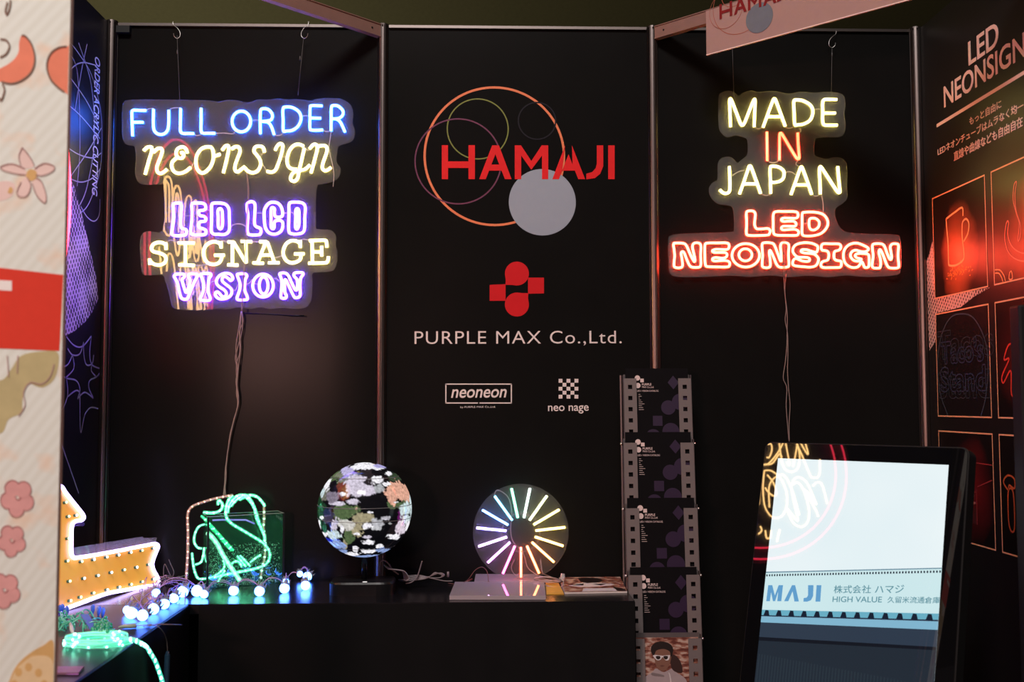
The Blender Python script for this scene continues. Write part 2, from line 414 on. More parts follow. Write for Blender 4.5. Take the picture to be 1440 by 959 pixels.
for ch, cr, st in (
 ('N', cC, [[(115,210),(165,165),(212,160),(225,205),(180,360),(135,530)],[(245,235),(300,185),(350,180),(365,225),(330,330),(295,425),(300,490),(340,518),(390,495),(430,460)]]),
 ('E', cC, [[(705,240),(680,180),(630,160),(575,185),(553,240),(570,295),(620,312),(652,285),(648,240),(615,240)],[(560,308),(505,360),(495,430),(530,495),(600,515),(680,490),(750,435)]]),
 ('O', cC, [[(1035,165),(960,160),(890,190),(835,270),(820,370),(840,460),(890,508),(950,495),(1020,420),(1055,320),(1053,220),(1035,172)],[(1065,285),(1150,258)]]),
 ('N', cDn, [d9([(1175,205),(1215,150),(1250,142),(1265,182),(1235,330),(1190,510)]),d9([(1300,190),(1350,158),(1400,165),(1415,220),(1380,320),(1350,405),(1350,470),(1385,495)])+[(90,460),(140,422)]]),
 ('S', cDn, [[(140,440),(170,480),(240,508),(310,480),(350,400),(340,330),(300,270),(262,220),(275,165),(325,148),(380,165),(402,230)]]),
 ('I', cDn, [[(545,205),(580,140),(620,115),(648,140),(645,195),(620,290),(585,395),(550,470),(500,500),(435,488)]]),
 ('G', cDn, [[(930,150),(870,125),(800,140),(740,210),(708,320),(720,410),(770,455),(840,460)],[(940,180),(900,350),(870,480),(850,580),(810,620),(765,610),(755,570),(790,510),(860,480),(950,460),(1015,400)]]),
 ('N', cDn, [[(1010,185),(1060,130),(1100,130),(1115,185),(1075,350),(1030,510)],[(1130,150),(1200,140),(1240,160),(1245,220),(1215,310),(1187,395),(1185,450),(1220,480),(1265,465),(1300,435)]])):
    neon(t, 'yellow script neon letter '+ch, st, cr, MY, r=.0052)
cE, cF = crop(230, 275, 13.09), crop(335, 275, 13.09)
for ch, cr, st in (
 ('L', cE, [([(180,165),(240,140),(312,148),(335,200),(325,330),(318,460),(320,560),(345,605),(410,625),(425,670),(400,722),(300,738),(200,736),(155,700),(168,580),(188,400),(180,250)],)]),
 ('E', cE, [([(518,175),(550,140),(640,138),(720,142),(770,180),(772,245),(730,270),(665,278),(648,320),(670,368),(740,382),(780,420),(760,472),(680,482),(648,530),(660,588),(720,608),(775,640),(780,690),(745,718),(650,722),(560,722),(505,690),(503,620),(520,450),(525,300)],)]),
 ('D', cE, [([(885,175),(930,140),(1060,140),(1150,170),(1203,250),(1210,400),(1213,600),(1185,680),(1110,718),(1010,712),(930,708),(880,660),(882,500),(886,320)],),([(1037,240),(1075,275),(1085,400),(1082,560),(1045,612),(1008,570),(1006,400),(1000,285)],)]),
 ('L', cF, [([(165,155),(220,114),(280,122),(310,180),(305,330),(300,510),(330,570),(400,600),(420,650),(403,708),(350,724),(210,720),(168,660),(170,500),(178,350),(165,260)],)]),
 ('C', cF, [([(640,122),(730,142),(790,210),(815,300),(808,375),(740,400),(680,380),(665,310),(670,250),(640,222),(606,250),(604,400),(605,570),(635,612),(663,580),(663,505),(690,465),(760,455),(815,490),(820,570),(790,650),(720,700),(640,710),(560,680),(500,590),(480,430),(480,280),(520,190),(575,138)],)]),
 ('D', cF, [([(935,165),(980,124),(1120,124),(1200,150),(1235,225),(1226,400),(1222,600),(1185,680),(1100,705),(990,703),(932,655),(930,450),(934,300)],),([(1080,240),(1115,275),(1120,420),(1112,560),(1075,618),(1050,560),(1058,420),(1057,290)],)])):
    neon(t, 'violet outline neon letter '+ch, st, cr, MP, r=.0049, n=5)
cG, cH = crop(200, 330, 10.29), crop(330, 330, 9.6)
for ch, parts in (
 ('S', [(cG, [(340,118),(345,215)]),(cG, [(340,150),(300,120),(230,112),(160,140),(135,200),(165,245),(250,265),(320,300),(345,350),(320,410),(240,440),(160,420),(112,382)]),(cG, [(105,350),(110,432)])]),
 ('I', [(cG, [(520,120),(755,122)]),(cG, [(625,122),(625,435)]),(cG, [(530,435),(755,445)])]),
 ('G', [(cG, [(1140,100),(1140,195)]),(cG, [(1140,150),(1090,110),(1010,105),(930,150),(890,230),(895,320),(940,400),(1030,430),(1110,405),(1145,350),(1150,300)]),(cG, [(1045,298),(1190,295)])]),
 ('N', [(cG, [(1240,105),(1325,107)]),(cG, [(1305,110),(1305,435)]),(cG, [(1235,435),(1385,440)]),(cH, [(-15,100),(152,382)]),(cH, [(155,380),(150,95)]),(cH, [(85,90),(230,95)])]),
 ('A', [(cH, [(335,95),(435,97)]),(cH, [(420,100),(310,375)]),(cH, [(245,380),(390,385)]),(cH, [(440,100),(535,370)]),(cH, [(455,380),(600,378)]),(cH, [(355,275),(490,275)])]),
 ('G', [(cH, [(885,80),(885,175)]),(cH, [(885,120),(840,90),(770,82),(700,120),(660,200),(660,280),(700,350),(770,380),(850,360),(890,320),(890,265)]),(cH, [(805,260),(940,258)])]),
 ('E', [(cH, [(1005,80),(1120,77),(1215,76),(1238,95),(1245,170)]),(cH, [(1045,80),(1050,380)]),(cH, [(1050,232),(1170,232)]),(cH, [(1175,155),(1175,290)]),(cH, [(995,385),(1120,383),(1230,378),(1258,350),(1265,295)])])):
    mb = MB()
    for cr, pts in parts:
        P = [at_y(*cr(p), YT) for p in pts]; mb.tube(catmull(P, 6 if len(P) > 2 else 1), .0052, 8)
    obj('neon_letter', mb, MY, t, True, 'yellow slab serif neon letter '+ch)
cI, cJ = crop(235, 375, 13.09), crop(335, 375, 13.71)
for ch, cr, st in (
 ('V', cI, [([(130,172),(180,137),(300,140),(320,185),(280,230),(285,290),(330,440),(350,472),(380,440),(420,300),(420,230),(392,180),(415,140),(530,137),(560,165),(540,210),(480,330),(400,540),(370,590),(310,600),(260,570),(230,480),(190,300),(150,220)],)]),
 ('I', cI, [([(620,160),(650,132),(780,127),(808,160),(770,230),(757,350),(762,480),(790,560),(788,610),(740,625),(640,620),(612,590),(640,520),(670,420),(670,300),(642,210)],)]),
 ('S', cI, [([(1170,255),(1130,220),(1070,182),(1020,200),(1015,260),(1060,310),(1140,370),(1188,430),(1180,510),(1120,570),(1020,598),(940,583),(890,530),(892,480),(930,465),(970,500),(1020,553),(1080,540),(1088,480),(1040,420),(960,370),(912,310),(912,240),(960,170),(1040,127),(1130,127),(1188,160),(1208,220)],)]),
 ('I', cJ, [([(-18,165),(10,140),(130,140),(168,180),(140,240),(125,350),(130,470),(168,560),(178,620),(140,640),(5,640),(-24,605),(0,530),(30,430),(34,330),(8,240)],)]),
 ('O', cJ, [ell(478,365,198,220),ell(490,362,84,164)]),
 ('N', cJ, [([(800,140),(850,122),(920,130),(970,180),(1030,310),(1090,430),(1125,450),(1142,400),(1132,250),(1082,190),(1077,140),(1120,115),(1230,115),(1250,150),(1207,220),(1192,350),(1195,540),(1160,590),(1100,598),(1060,550),(960,340),(920,260),(892,270),(895,400),(902,500),(930,560),(915,603),(860,610),(822,580),(832,450),(842,300),(822,210)],)])):
    neon(t, 'violet outline neon letter '+ch, st, cr, MP, r=.0047, n=5)
wires(t, [(cA,[(312,180),(350,155),(400,150)]),(cA,[(600,165),(650,145),(735,145)]),(cA,[(895,462),(930,485),(985,475)]),(cA,[(1160,458),(1280,455),(1370,465),(1400,430)]),
 (cB,[(210,300),(240,283),(290,290)]),(cB,[(475,460),(530,472),(590,430)]),(cB,[(800,245),(840,233),(885,242)]),(cB,[(1050,405),(1100,425),(1145,410)]),(cB,[(1148,420),(1135,520),(1125,640),(1180,900),(1172,1080)]),
 (cC,[(430,460),(480,490)]),(cC,[(750,435),(790,380)]),(cDn,[(405,230),(355,270),(360,360),(435,488)]),(cDn,[(640,285),(690,302)]),(cDn,[(935,155),(985,205),(1010,190)]),
 (cE,[(350,345),(400,370),(500,370)]),(cE,[(795,255),(850,285),(880,290)]),(cF,[(330,320),(400,325),(480,330)]),(cF,[(840,322),(940,318)]),(cF,[(950,285),(1000,320),(1045,370)]),(cE,[(1240,580),(1300,530),(1430,525),(1530,580)]),
 (cH,[(230,95),(335,98)]),(cH,[(530,310),(590,300),(650,280)]),(cH,[(890,80),(930,60),(1005,80)]),(cG,[(755,445),(850,445),(940,425)]),(cG,[(1140,100),(1170,85),(1240,110)]),(cG,[(350,110),(420,80),(520,115)]),
 (cI,[(790,310),(840,270),(890,270)]),(cI,[(1200,420),(1260,430),(1300,340),(1350,320)]),(cJ,[(165,335),(220,310),(280,240)]),(cJ,[(305,325),(380,340),(430,350)]),(cJ,[(690,235),(730,225),(820,310)])], -.048)
# feed wire down the middle of the board, then the hanging bundle
cK = crop(280, 420, 3.43)
mb = MB()
for dx in (-.6, .6):
    mb.tube(catmull([at_y(347+dx, 242, -.045), at_y(349.5+dx, 270, -.047), at_y(347+dx, 310, -.052), at_y(345+dx, 350, -.053), at_y(342+dx, 400, -.053), at_y(340+dx, 438, -.05)], 5), .0014, 6)
obj('feed_wire', mb, M_WIRE, t, True)
mb = MB()
for P in ([(205,60),(212,110),(195,160),(200,230),(190,330),(180,450),(187,510),(165,600),(140,720),(128,830),(122,950)],
          [(203,60),(190,150),(178,230),(182,300),(188,340),(178,400),(190,500),(168,580),(150,660),(132,780),(130,870),(118,950)],
          [(207,60),(208,150),(182,250),(175,290),(185,350),(182,440),(185,520),(160,620),(145,700),(125,840),(128,955)],
          [(204,60),(196,180),(196,260),(180,320),(183,420),(190,480),(176,560),(150,650),(136,760),(124,880),(116,955)]):
    mb.tube(catmull([at_y(*cK(p), -.022) for p in P], 5), .0017, 6)
obj('power_cable', mb, M_WIRE, t, True)
mb = MB(); mb.tube([at_y(338, 440, -.022), at_y(380, 441.5, -.022), at_y(405, 443.5, -.022)], .0014, 6); mb.tube([at_y(405, 443.5, -.022), at_y(428, 444, -.022)], .0023, 6)
obj('cable_tie', mb, M_BLK, t, True)
def hanger(parent, a, b, knot, loop):
    mb = MB(); mb.tube([at_y(*a, -.03), at_y(*b, -.04)], .0009, 5); k = at_y(*knot, -.031); mb.tube([k-V((0, 0, .014)), k], [.003, .002], 6)
    obj('hanging_cord', mb, mat('grey_cord', (.07, .065, .065), .6), parent, True)
hanger(t, (249, 50), (253, 146), (249.5, 70), 0); hanger(t, (427, 52), (419, 134), (422, 79), 0)
def s_hook(px, py, s, label):
    h = [(-6,-15),(-5,-10),(0,-6),(4,0),(4,6),(0,9),(-4,6),(-5,2)]
    mb = MB(); mb.tube(catmull([at_y(px+s*x, py+y, -.018-.012*(i/7)) for i, (x, y) in enumerate(h)], 5), .0009, 6)
    return tag(obj('s_hook', mb, M_STEEL, None, True), label, 'hook', 'hooks on the top rail')
s_hook(249, 45, 1, 'leftmost small wire hook on the top rail above FULL')
s_hook(428, 45, -1, 'small wire hook on the top rail above ORDER')
s_hook(1170, 58, -1, 'small wire hook hanging above the MADE IN JAPAN sign, right of the white fascia corner')

# ------ right neon sign
t = thing('neon_sign', 'yellow and red neon sign reading MADE IN JAPAN LED NEONSIGN on the right back panel', 'neon sign', at_y(1102, 389, -.036))
c7 = crop(920, 110, 3.687)
out = [(335,100),(350,75),(390,65),(425,82),(440,93),(465,75),(500,65),(540,73),(600,67),(650,72),(695,82),(760,71),(830,76),(870,72),(950,75),(985,95),(990,150),(984,185),(992,240),(985,280),(960,304),(862,306),(833,322),(830,392),(848,408),(890,420),(925,411),(970,415),(998,450),(998,560),(1000,620),(975,650),(937,680),(945,740),(985,793),(1080,806),(1250,812),(1276,840),(1282,930),(1278,985),(1255,1020),(1100,1030),(1000,1022),(900,1031),(800,1023),(700,1031),(600,1022),(500,1030),(400,1023),(250,1030),(130,1030),(85,1015),(76,960),(74,850),(95,812),(250,803),(395,797),(415,775),(411,690),(396,662),(330,650),(292,612),(285,570),(303,540),(329,524),(331,440),(358,411),(400,410),(430,438),(450,424),(484,393),(484,322),(468,308),(424,295),(380,305),(347,280),(335,240)]
mb = MB(); mb.slab(catmull([at_y(*c7(p), -.0405) for p in out], 3, True), YN, .004, 0, 1)
obj('acrylic_backing', mb, [M_ACR, M_ACRE], t)
kM, kL = crop(1010, 130, 8), crop(1000, 180, 7.385)
for ch, cr, st, m in (
 ('M', kM, [[(138,385),(133,230),(128,95),(138,72),(155,100),(205,230),(250,345),(272,367),(295,345),(345,220),(395,95),(412,78),(416,110),(410,240),(405,385)]], MY),
 ('A', kM, [[(505,390),(560,240),(615,92),(632,72),(650,95),(700,230),(755,380)],[(560,272),(710,272)]], MY),
 ('D', kM, [([(862,360),(855,230),(850,110),(870,84),(950,92),(1040,145),(1065,220),(1035,310),(960,355),(900,362)],)], MY),
 ('E', kM, [[(1335,80),(1270,78),(1200,79),(1176,110),(1176,220),(1176,330),(1200,366),(1270,368),(1340,367)],[(1185,232),(1320,232)]], MY),
 ('I', kL, [[(580,40),(583,340)]], MO),
 ('N', kL, [[(710,335),(711,200),(712,75),(722,55),(740,70),(815,195),(885,308),(910,320),(915,290),(905,170),(900,50)]], MO),
 ('J', kL, [[(190,400),(194,510),(196,620),(185,665),(150,680),(112,665),(90,640)]], MY),
 ('A', kL, [[(295,685),(345,545),(390,412),(403,395),(418,412),(468,545),(515,680)],[(335,580),(475,580)]], MY),
 ('P', kL, [[(620,680),(616,550),(612,425),(630,397),(700,405),(755,450),(750,520),(700,558),(617,565)]], MY),
 ('A', kL, [[(830,690),(880,550),(925,420),(936,405),(950,420),(1000,555),(1045,690)],[(870,590),(1005,590)]], MY),
 ('N', kL, [[(1135,685),(1130,550),(1125,425),(1135,403),(1152,418),(1235,545),(1310,658),(1335,668),(1337,640),(1325,520),(1315,400)]], MY)):
    neon(t, ('yellow' if m is MY else 'orange')+' neon letter '+ch, st, cr, m, r=.0048, n=5)
kD, kN, kO, kP = crop(1035, 285, 9.6), crop(935, 330, 11.52), crop(1050, 330, 12), crop(1150, 330, 11.08)
for ch, cr, st in (
 ('L', kD, [([(140,150),(160,115),(230,114),(260,150),(256,220),(252,300),(278,350),(340,355),(430,350),(460,378),(450,422),(420,438),(250,445),(160,438),(140,405),(144,280)],)]),
 ('E', kD, [([(505,160),(540,122),(670,120),(800,122),(836,148),(833,193),(800,210),(720,208),(640,208),(612,232),(640,254),(720,250),(785,254),(812,285),(795,318),(720,318),(640,318),(612,342),(635,368),(720,362),(800,362),(843,388),(838,428),(800,443),(680,442),(550,438),(507,405),(503,280)],)]),
 ('D', kD, [([(895,155),(930,130),(1090,132),(1190,170),(1238,250),(1228,330),(1160,408),(1060,443),(930,448),(892,415),(893,300)],),([(990,235),(1020,210),(1080,217),(1123,262),(1113,328),(1060,368),(1008,360),(987,310)],)]),
 ('N', kN, [([(140,165),(170,137),(300,142),(350,180),(395,280),(440,380),(478,438),(488,400),(465,290),(447,185),(480,137),(550,137),(583,180),(580,330),(582,490),(550,528),(450,528),(400,498),(350,390),(315,300),(290,275),(262,300),(278,400),(285,505),(250,535),(180,533),(147,498),(158,330)],)]),
 ('E', kN, [([(650,170),(690,137),(850,134),(1000,134),(1040,168),(1033,220),(1000,240),(900,238),(820,238),(768,262),(800,288),(900,288),(980,292),(1008,325),(990,365),(930,382),(860,374),(800,374),(768,400),(800,428),(900,422),(1000,422),(1048,450),(1046,500),(1010,523),(850,523),(700,518),(657,488),(648,330)],)]),
 ('O', kN, [ell(1310,335,222,190),ell(1305,327,105,98)]),
 ('N', kO, [([(260,172),(300,137),(420,142),(470,182),(525,320),(575,448),(592,400),(580,300),(570,200),(590,145),(640,135),(695,148),(713,200),(705,330),(713,500),(688,545),(570,550),(510,508),(450,370),(400,267),(380,300),(393,400),(400,520),(370,555),(300,555),(262,520),(270,350)],)]),
 ('S', kO, [([(1200,205),(1190,278),(1160,298),(1080,275),(1000,252),(930,257),(922,290),(980,310),(1130,327),(1200,382),(1210,440),(1170,520),(1080,548),(950,540),(830,528),(777,498),(790,430),(830,402),(890,425),(960,448),(1050,448),(1058,402),(1000,382),(860,375),(790,310),(782,240),(830,172),(950,137),(1080,142),(1160,170)],)]),
 ('I', kP, [([(55,185),(90,142),(205,143),(320,144),(358,172),(353,220),(320,245),(268,260),(252,310),(257,370),(290,400),(358,415),(368,470),(348,508),(300,513),(190,514),(90,513),(52,488),(56,440),(90,415),(150,397),(170,350),(168,285),(135,252),(68,240)],)]),
 ('G', kP, [([(783,208),(730,175),(610,132),(500,152),(430,212),(402,290),(407,390),(450,468),(540,513),(630,498),(685,425),(712,470),(730,508),(770,513),(798,480),(798,345),(775,302),(700,294),(625,294),(584,320),(602,356),(680,382),(640,413),(560,400),(512,340),(527,272),(590,242),(670,262),(740,265),(785,238)],)]),
 ('N', kP, [([(850,185),(880,144),(990,144),(1040,182),(1080,290),(1115,370),(1140,388),(1150,340),(1138,260),(1130,190),(1160,147),(1220,142),(1258,172),(1250,330),(1263,480),(1240,518),(1130,518),(1080,478),(1010,300),(970,232),(952,280),(978,400),(973,508),(920,523),(862,513),(847,470),(863,330)],)])):
    neon(t, 'red outline neon letter '+ch, st, cr, MR, r=.0044, n=5)
wires(t, [(kM,[(408,385),(450,408),(505,390)]),(kM,[(750,380),(800,405),(860,370)]),(kM,[(1085,190),(1120,185),(1165,200)]),(kL,[(590,345),(650,362),(710,335)]),(kL,[(220,495),(280,455),(340,440)]),(kL,[(515,680),(570,702),(615,685)]),
 (kL,[(780,460),(830,455),(880,490)]),(kL,[(1045,690),(1090,708),(1135,685)]),(kL,[(910,330),(880,370),(905,395)]),(kL,[(1145,690),(1165,800),(1160,900)]),(kL,[(915,5),(935,30),(905,55)]),(kD,[(900,285),(980,275)])], -.048)
cQ = crop(1050, 380, 3.69)
mb = MB()
for dx in (-2.5, 2.5): mb.tube(catmull([at_y(1102.5+dx*.4, 337, -.047), at_y(1102+dx*.5, 360, -.055), at_y(1103+dx*.3, 390, -.05)], 5), .0014, 6)
obj('feed_wire', mb, M_WIRE, t, True)
mb = MB()
for P in ([(192,20),(198,120),(210,220),(210,320),(208,400),(200,480),(190,560),(208,610),(205,700),(212,800),(220,890)], [(205,20),(198,100),(205,200),(200,260),(212,330),(214,440),(212,520),(218,620),(225,700),(220,800),(222,890)]):
    mb.tube(catmull([at_y(*cQ(p), -.022) for p in P], 5), .0017, 6)
obj('power_cable', mb, M_WIRE, t, True)
mb = MB(); mb.tube([at_y(1029, 37, -.03), at_y(1032, 136, -.04)], .0009, 5); mb.tube([at_y(1170, 68, -.03), at_y(1169, 133, -.04)], .0009, 5); k = at_y(1170, 74, -.031); mb.tube([k-V((0, 0, .014)), k], [.003, .002], 6)
obj('hanging_cord', mb, mat('grey_cord'), t, True)

# ================================================================== WHITE FASCIA BOARD (upper right)
fp = BA+BF*.030; fn_ = BF
def fas(px, py): return hit(px, py, fp, fn_)
bl = fas(993.5, 78); br = fas(1300, 0); dirx = V((BD.x, BD.y, 0)).normalized()
L = 1.15; H = .30
t = thing('fascia_board', 'white fascia board with red lettering hung on the diagonal beam, top right', 'sign board', bl)
pts = [bl, bl+dirx*L, bl+dirx*L+Z*H, bl+Z*H]
pts = [V((p.x, p.y, min(p.z, 2.69+.0*p.x))) for p in pts]
mb = MB(); mb.slab(pts, fn_, .004); obj('board', mb, mat('white_pvc_board', (.33, .195, .165), .33, var=.05, spec=.5), t)
mb = MB(); mb.box((bl+dirx*L/2+V((0, 0, .0015))-fn_*.002), (L, .007, .003), R=Matrix((dirx, fn_, Z)).transposed()); obj('edge_strip', mb, mat('pale_edge', (.75, .55, .48), .4), t)
dc = fas(1068, 25); fs_ = (fas(1068, 46)-fas(1068, 25)).length/188
logo(t, lambda p: dc+dirx*((p[0]-810)*fs_)-Z*((p[1]-737)*fs_), dirx, Z, fn_, fs_, white=True)

# ================================================================== RIGHT WALL PRINT
NX = V((-1, 0, 0)); YR = V((0, -1, 0))
M_TXT = mat('cream_print', (.66, .50, .43), .5, var=.04)
M_LINE = mat('orange_frame_print', (.80, .42, .22), .5, var=.04)
rw = lambda px, py: at_x(px, py, XW)
def rtext(body, a, b, topa, frac=1.0, m=M_TXT, **kw):
    A, B, T_ = rw(*a), rw(*b), rw(*topa)
    return text('lettering', body, m, wall_right, V((XW, A.y, A.z)), YR, Z, abs(B.y-A.y)*frac, T_.z-A.z, **kw)
rtext('LED', (1362.5, 92.5), (1405, 73), (1361.6, 59.6), bold=.012)
rtext('NEONSIGN', (1328, 152), (1424, 106), (1328, 121.5), frac=8/6.85, bold=.012)
mb = MB(); A = rw(1317.5, 177); strip(mb, [A, V((XW, A.y-.9, A.z))], .012, NX, .0008); obj('rule_line', mb, M_TXT, wall_right)
rtext('もっと自由に', (1363.6, 177), (1408.5, 155), (1364.8, 164.5), bold=.012)
rtext('LEDネオンチューブはムラなく均一', (1319, 219.5), (1440, 165), (1319, 208), frac=1.0, bold=.012)
rtext('直線や曲線なども自由自在', (1341.7, 227), (1438.7, 183), (1342, 213.5), bold=.012)
def rbox(tl, tr, bl_, width=None):
    a, b, c = rw(*tl), rw(*tr) if tr else None, rw(*bl_)
    y0 = a.y; y1 = b.y if b else a.y-width; return y0, y1, a.z, c.z
b11 = rbox((1310.4, 279.4), (1383.5, 246.7), (1315.5, 419)); BW = b11[0]-b11[1]
boxes = [b11, rbox((1393.5, 243), None, (1400.5, 401), BW), rbox((1316.8, 442.4), (1391, 427.1), (1320.2, 585.7)), rbox((1401.5, 425), None, (1405, 586.3), BW),
         rbox((1320.5, 606.8), (1395.8, 609.5), (1320, 742)), rbox((1404, 610), None, (1402, 774.5), BW)]
# the boxes of a column share their width, those of a row their height
ya0 = sum(boxes[i][0] for i in (0, 2, 4))/3; ya1 = sum(boxes[i][1] for i in (0, 2, 4))/3; yb0 = sum(boxes[i][0] for i in (1, 3, 5))/3
rows = [((boxes[2*r][2]+boxes[2*r+1][2])/2, (boxes[2*r][3]+boxes[2*r+1][3])/2) for r in range(3)]
zb = rw(1395, 772).z; rows[2] = (rows[2][0], zb)
def RB(r, c):
    y0, y1 = (ya0, ya1) if c == 0 else (yb0, yb0-(ya0-ya1)); z1, z0 = rows[r]
    return lambda u, v: V((XW, y0+(y1-y0)*u, z0+(z1-z0)*v))
mb = MB()
for r in range(3):
    for c in range(2):
        f = RB(r, c); strip(mb, [f(0, 0), f(1, 0), f(1, 1), f(0, 1)], .0065, NX, .0010, True)
obj('picture_frames', mb, M_LINE, wall_right)
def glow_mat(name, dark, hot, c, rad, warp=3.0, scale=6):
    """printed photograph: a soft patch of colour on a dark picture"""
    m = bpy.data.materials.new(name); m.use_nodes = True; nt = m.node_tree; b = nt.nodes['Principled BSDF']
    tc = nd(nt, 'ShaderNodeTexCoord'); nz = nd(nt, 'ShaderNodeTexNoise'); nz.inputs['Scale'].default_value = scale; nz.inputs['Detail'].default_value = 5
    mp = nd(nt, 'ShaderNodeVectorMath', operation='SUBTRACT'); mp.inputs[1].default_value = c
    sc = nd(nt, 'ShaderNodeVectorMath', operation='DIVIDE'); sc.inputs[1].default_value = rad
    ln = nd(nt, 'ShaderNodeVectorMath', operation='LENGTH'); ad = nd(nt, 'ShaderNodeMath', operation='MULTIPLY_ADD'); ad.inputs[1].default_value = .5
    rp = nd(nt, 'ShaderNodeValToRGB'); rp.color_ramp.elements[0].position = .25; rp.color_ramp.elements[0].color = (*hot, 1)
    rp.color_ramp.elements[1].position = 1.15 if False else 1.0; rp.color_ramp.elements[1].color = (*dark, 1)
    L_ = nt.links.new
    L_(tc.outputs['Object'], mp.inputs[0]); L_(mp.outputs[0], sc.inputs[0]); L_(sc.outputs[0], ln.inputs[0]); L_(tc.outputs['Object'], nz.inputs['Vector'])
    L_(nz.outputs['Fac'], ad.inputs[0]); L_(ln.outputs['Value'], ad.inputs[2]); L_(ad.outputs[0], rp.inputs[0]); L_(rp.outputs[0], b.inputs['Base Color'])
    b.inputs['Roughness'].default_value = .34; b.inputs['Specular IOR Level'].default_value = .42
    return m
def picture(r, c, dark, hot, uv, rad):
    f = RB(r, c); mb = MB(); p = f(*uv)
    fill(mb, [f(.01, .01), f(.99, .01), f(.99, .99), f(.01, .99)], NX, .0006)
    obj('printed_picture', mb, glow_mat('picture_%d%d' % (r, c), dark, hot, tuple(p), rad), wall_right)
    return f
M_PINKP = mat('pink_line_print', (.85, .22, .13), .4); M_REDL = mat('red_line_print', (.70, .05, .03), .4); M_CYL = mat('slate_line_print', (.045, .065, .085), .4); M_NAVY = mat('navy_line_print', (.03, .045, .085), .4)
def lines(f, strokes, m, wd, name='printed_line_art', lift=.0014):
    mb = MB()
    for st in strokes:
        pts, cl_ = (st[0], True) if isinstance(st, tuple) else (st, False)
        strip(mb, catmull([f(*p) for p in pts], 5, cl_), wd, NX, lift, cl_)
    obj(name, mb, m, wall_right)
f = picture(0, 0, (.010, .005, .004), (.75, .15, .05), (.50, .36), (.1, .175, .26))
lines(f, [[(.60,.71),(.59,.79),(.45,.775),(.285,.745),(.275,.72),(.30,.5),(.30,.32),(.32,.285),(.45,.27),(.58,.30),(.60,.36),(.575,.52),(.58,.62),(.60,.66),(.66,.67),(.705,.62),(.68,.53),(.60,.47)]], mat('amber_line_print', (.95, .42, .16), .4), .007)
mb = MB()
random.seed(3)
for k in range(60):
    u, v = random.gauss(.48, .12), random.gauss(.205, .03); a = random.random()*6; p = f(u, v); s = .006
    fill(mb, [p, p+V((0, math.cos(a)*s*1.6, math.sin(a)*s)), p+V((0, math.cos(a+1.5)*s, math.sin(a+1.5)*s))], NX, .0012)
obj('printed_line_art', mb, mat('ember_print', (.85, .28, .05), .4), wall_right)
f = picture(0, 1, (.030, .012, .006), (.62, .09, .03), (.7, .30), (.1, .26, .30))
lines(f, [([(.40,.82),(.37,.72),(.38,.58),(.44,.44),(.42,.34),(.39,.33),(.42,.46),(.38,.56),(.34,.68),(.36,.80)],), ([(.62,.86),(.58,.76),(.58,.62),(.65,.48),(.63,.36),(.59,.35),(.61,.48),(.56,.60),(.53,.72),(.57,.84)],), ([(.85,.86),(.80,.74),(.80,.60),(.87,.46),(.85,.34),(.81,.35),(.83,.46),(.78,.58),(.76,.72),(.80,.84)],),
 [(.22,.50),(.19,.38),(.25,.24),(.42,.15),(.65,.13),(.88,.18),(1.0,.28)], [(.26,.50),(.24,.40),(.30,.29),(.45,.21),(.65,.19),(.86,.24),(1.0,.36)], [(.22,.50),(.245,.52),(.26,.50)]], M_PINKP, .004)
lines(f, [[(.02,.13),(.10,.115),(.16,.06),(.18,.01)], [(.02,.10),(.08,.09),(.12,.05),(.14,.01)], ([(.24,.02),(.25,.07),(.28,.08),(.29,.02)],)], mat('amber_line_print'), .004)
f = RB(1, 0)
mb = MB(); fill(mb, [f(.01, .01), f(.99, .01), f(.99, .99), f(.01, .99)], NX, .0006); obj('printed_picture', mb, mat('dark_picture_print', (.0045, .004, .0045), .4), wall_right)
lines(f, [[(.20,.01),(.06,.22),(.02,.50),(.10,.76),(.28,.93),(.50,.96),(.74,.90),(.92,.70),(.97,.48),(.92,.2),(.82,.01)]], M_CYL, .005)
def outline_text(body, o, wd, ht, m, off=.02, thick=.0016, wall=wall_right):
    cu = bpy.data.curves.new('t', 'FONT'); cu.body = body; cu.offset = off; cu.resolution_u = 3; cu.fill_mode = 'NONE' if False else 'BOTH'
    ob = bpy.data.objects.new('t', cu); C.objects.link(ob); bpy.context.view_layer.update()
    me = ob.evaluated_get(bpy.context.evaluated_depsgraph_get()).to_mesh()
    a = [v.co.copy() for v in me.vertices]
    ec = {}
    for p in me.polygons:
        for k in p.edge_keys: ec[k] = ec.get(k, 0)+1
    lo = V((min(v.x for v in a), min(v.y for v in a))); hi = V((max(v.x for v in a), max(v.y for v in a)))
    mp = lambda v: o+YR*((v.x-lo.x)/(hi.x-lo.x)*wd)+Z*((v.y-lo.y)/(hi.y-lo.y)*ht)
    mb = MB()
    for (i, j), n_ in ec.items():
        if n_ == 1: strip(mb, [mp(a[i]), mp(a[j])], thick, NX, .0016)
    bpy.data.objects.remove(ob)
    obj('printed_line_art', mb, m, wall)
cT = crop(1300, 400, 4.793)
def otext(body, a, b, top, m, thick=.0028):
    A, B, T_ = rw(*cT(a)), rw(*cT(b)), rw(*cT(top)); outline_text(body, V((XW, A.y, A.z)), A.y-B.y, T_.z-A.z, m, thick=thick)
otext("Tacos", (95, 510), (470, 470), (95, 320), M_CYL, .0022)
otext("Taco's", (118, 540), (402, 515), (118, 385), M_NAVY, .0045)
otext("Stand", (115, 725), (418, 715), (115, 560), M_NAVY, .0045)
otext("Stand", (95, 770), (445, 760), (95, 590), M_CYL, .0018)
f = picture(1, 1, (.0045, .003, .003), (.09, .008, .006), (.3, .5), (.1, .18, .22))
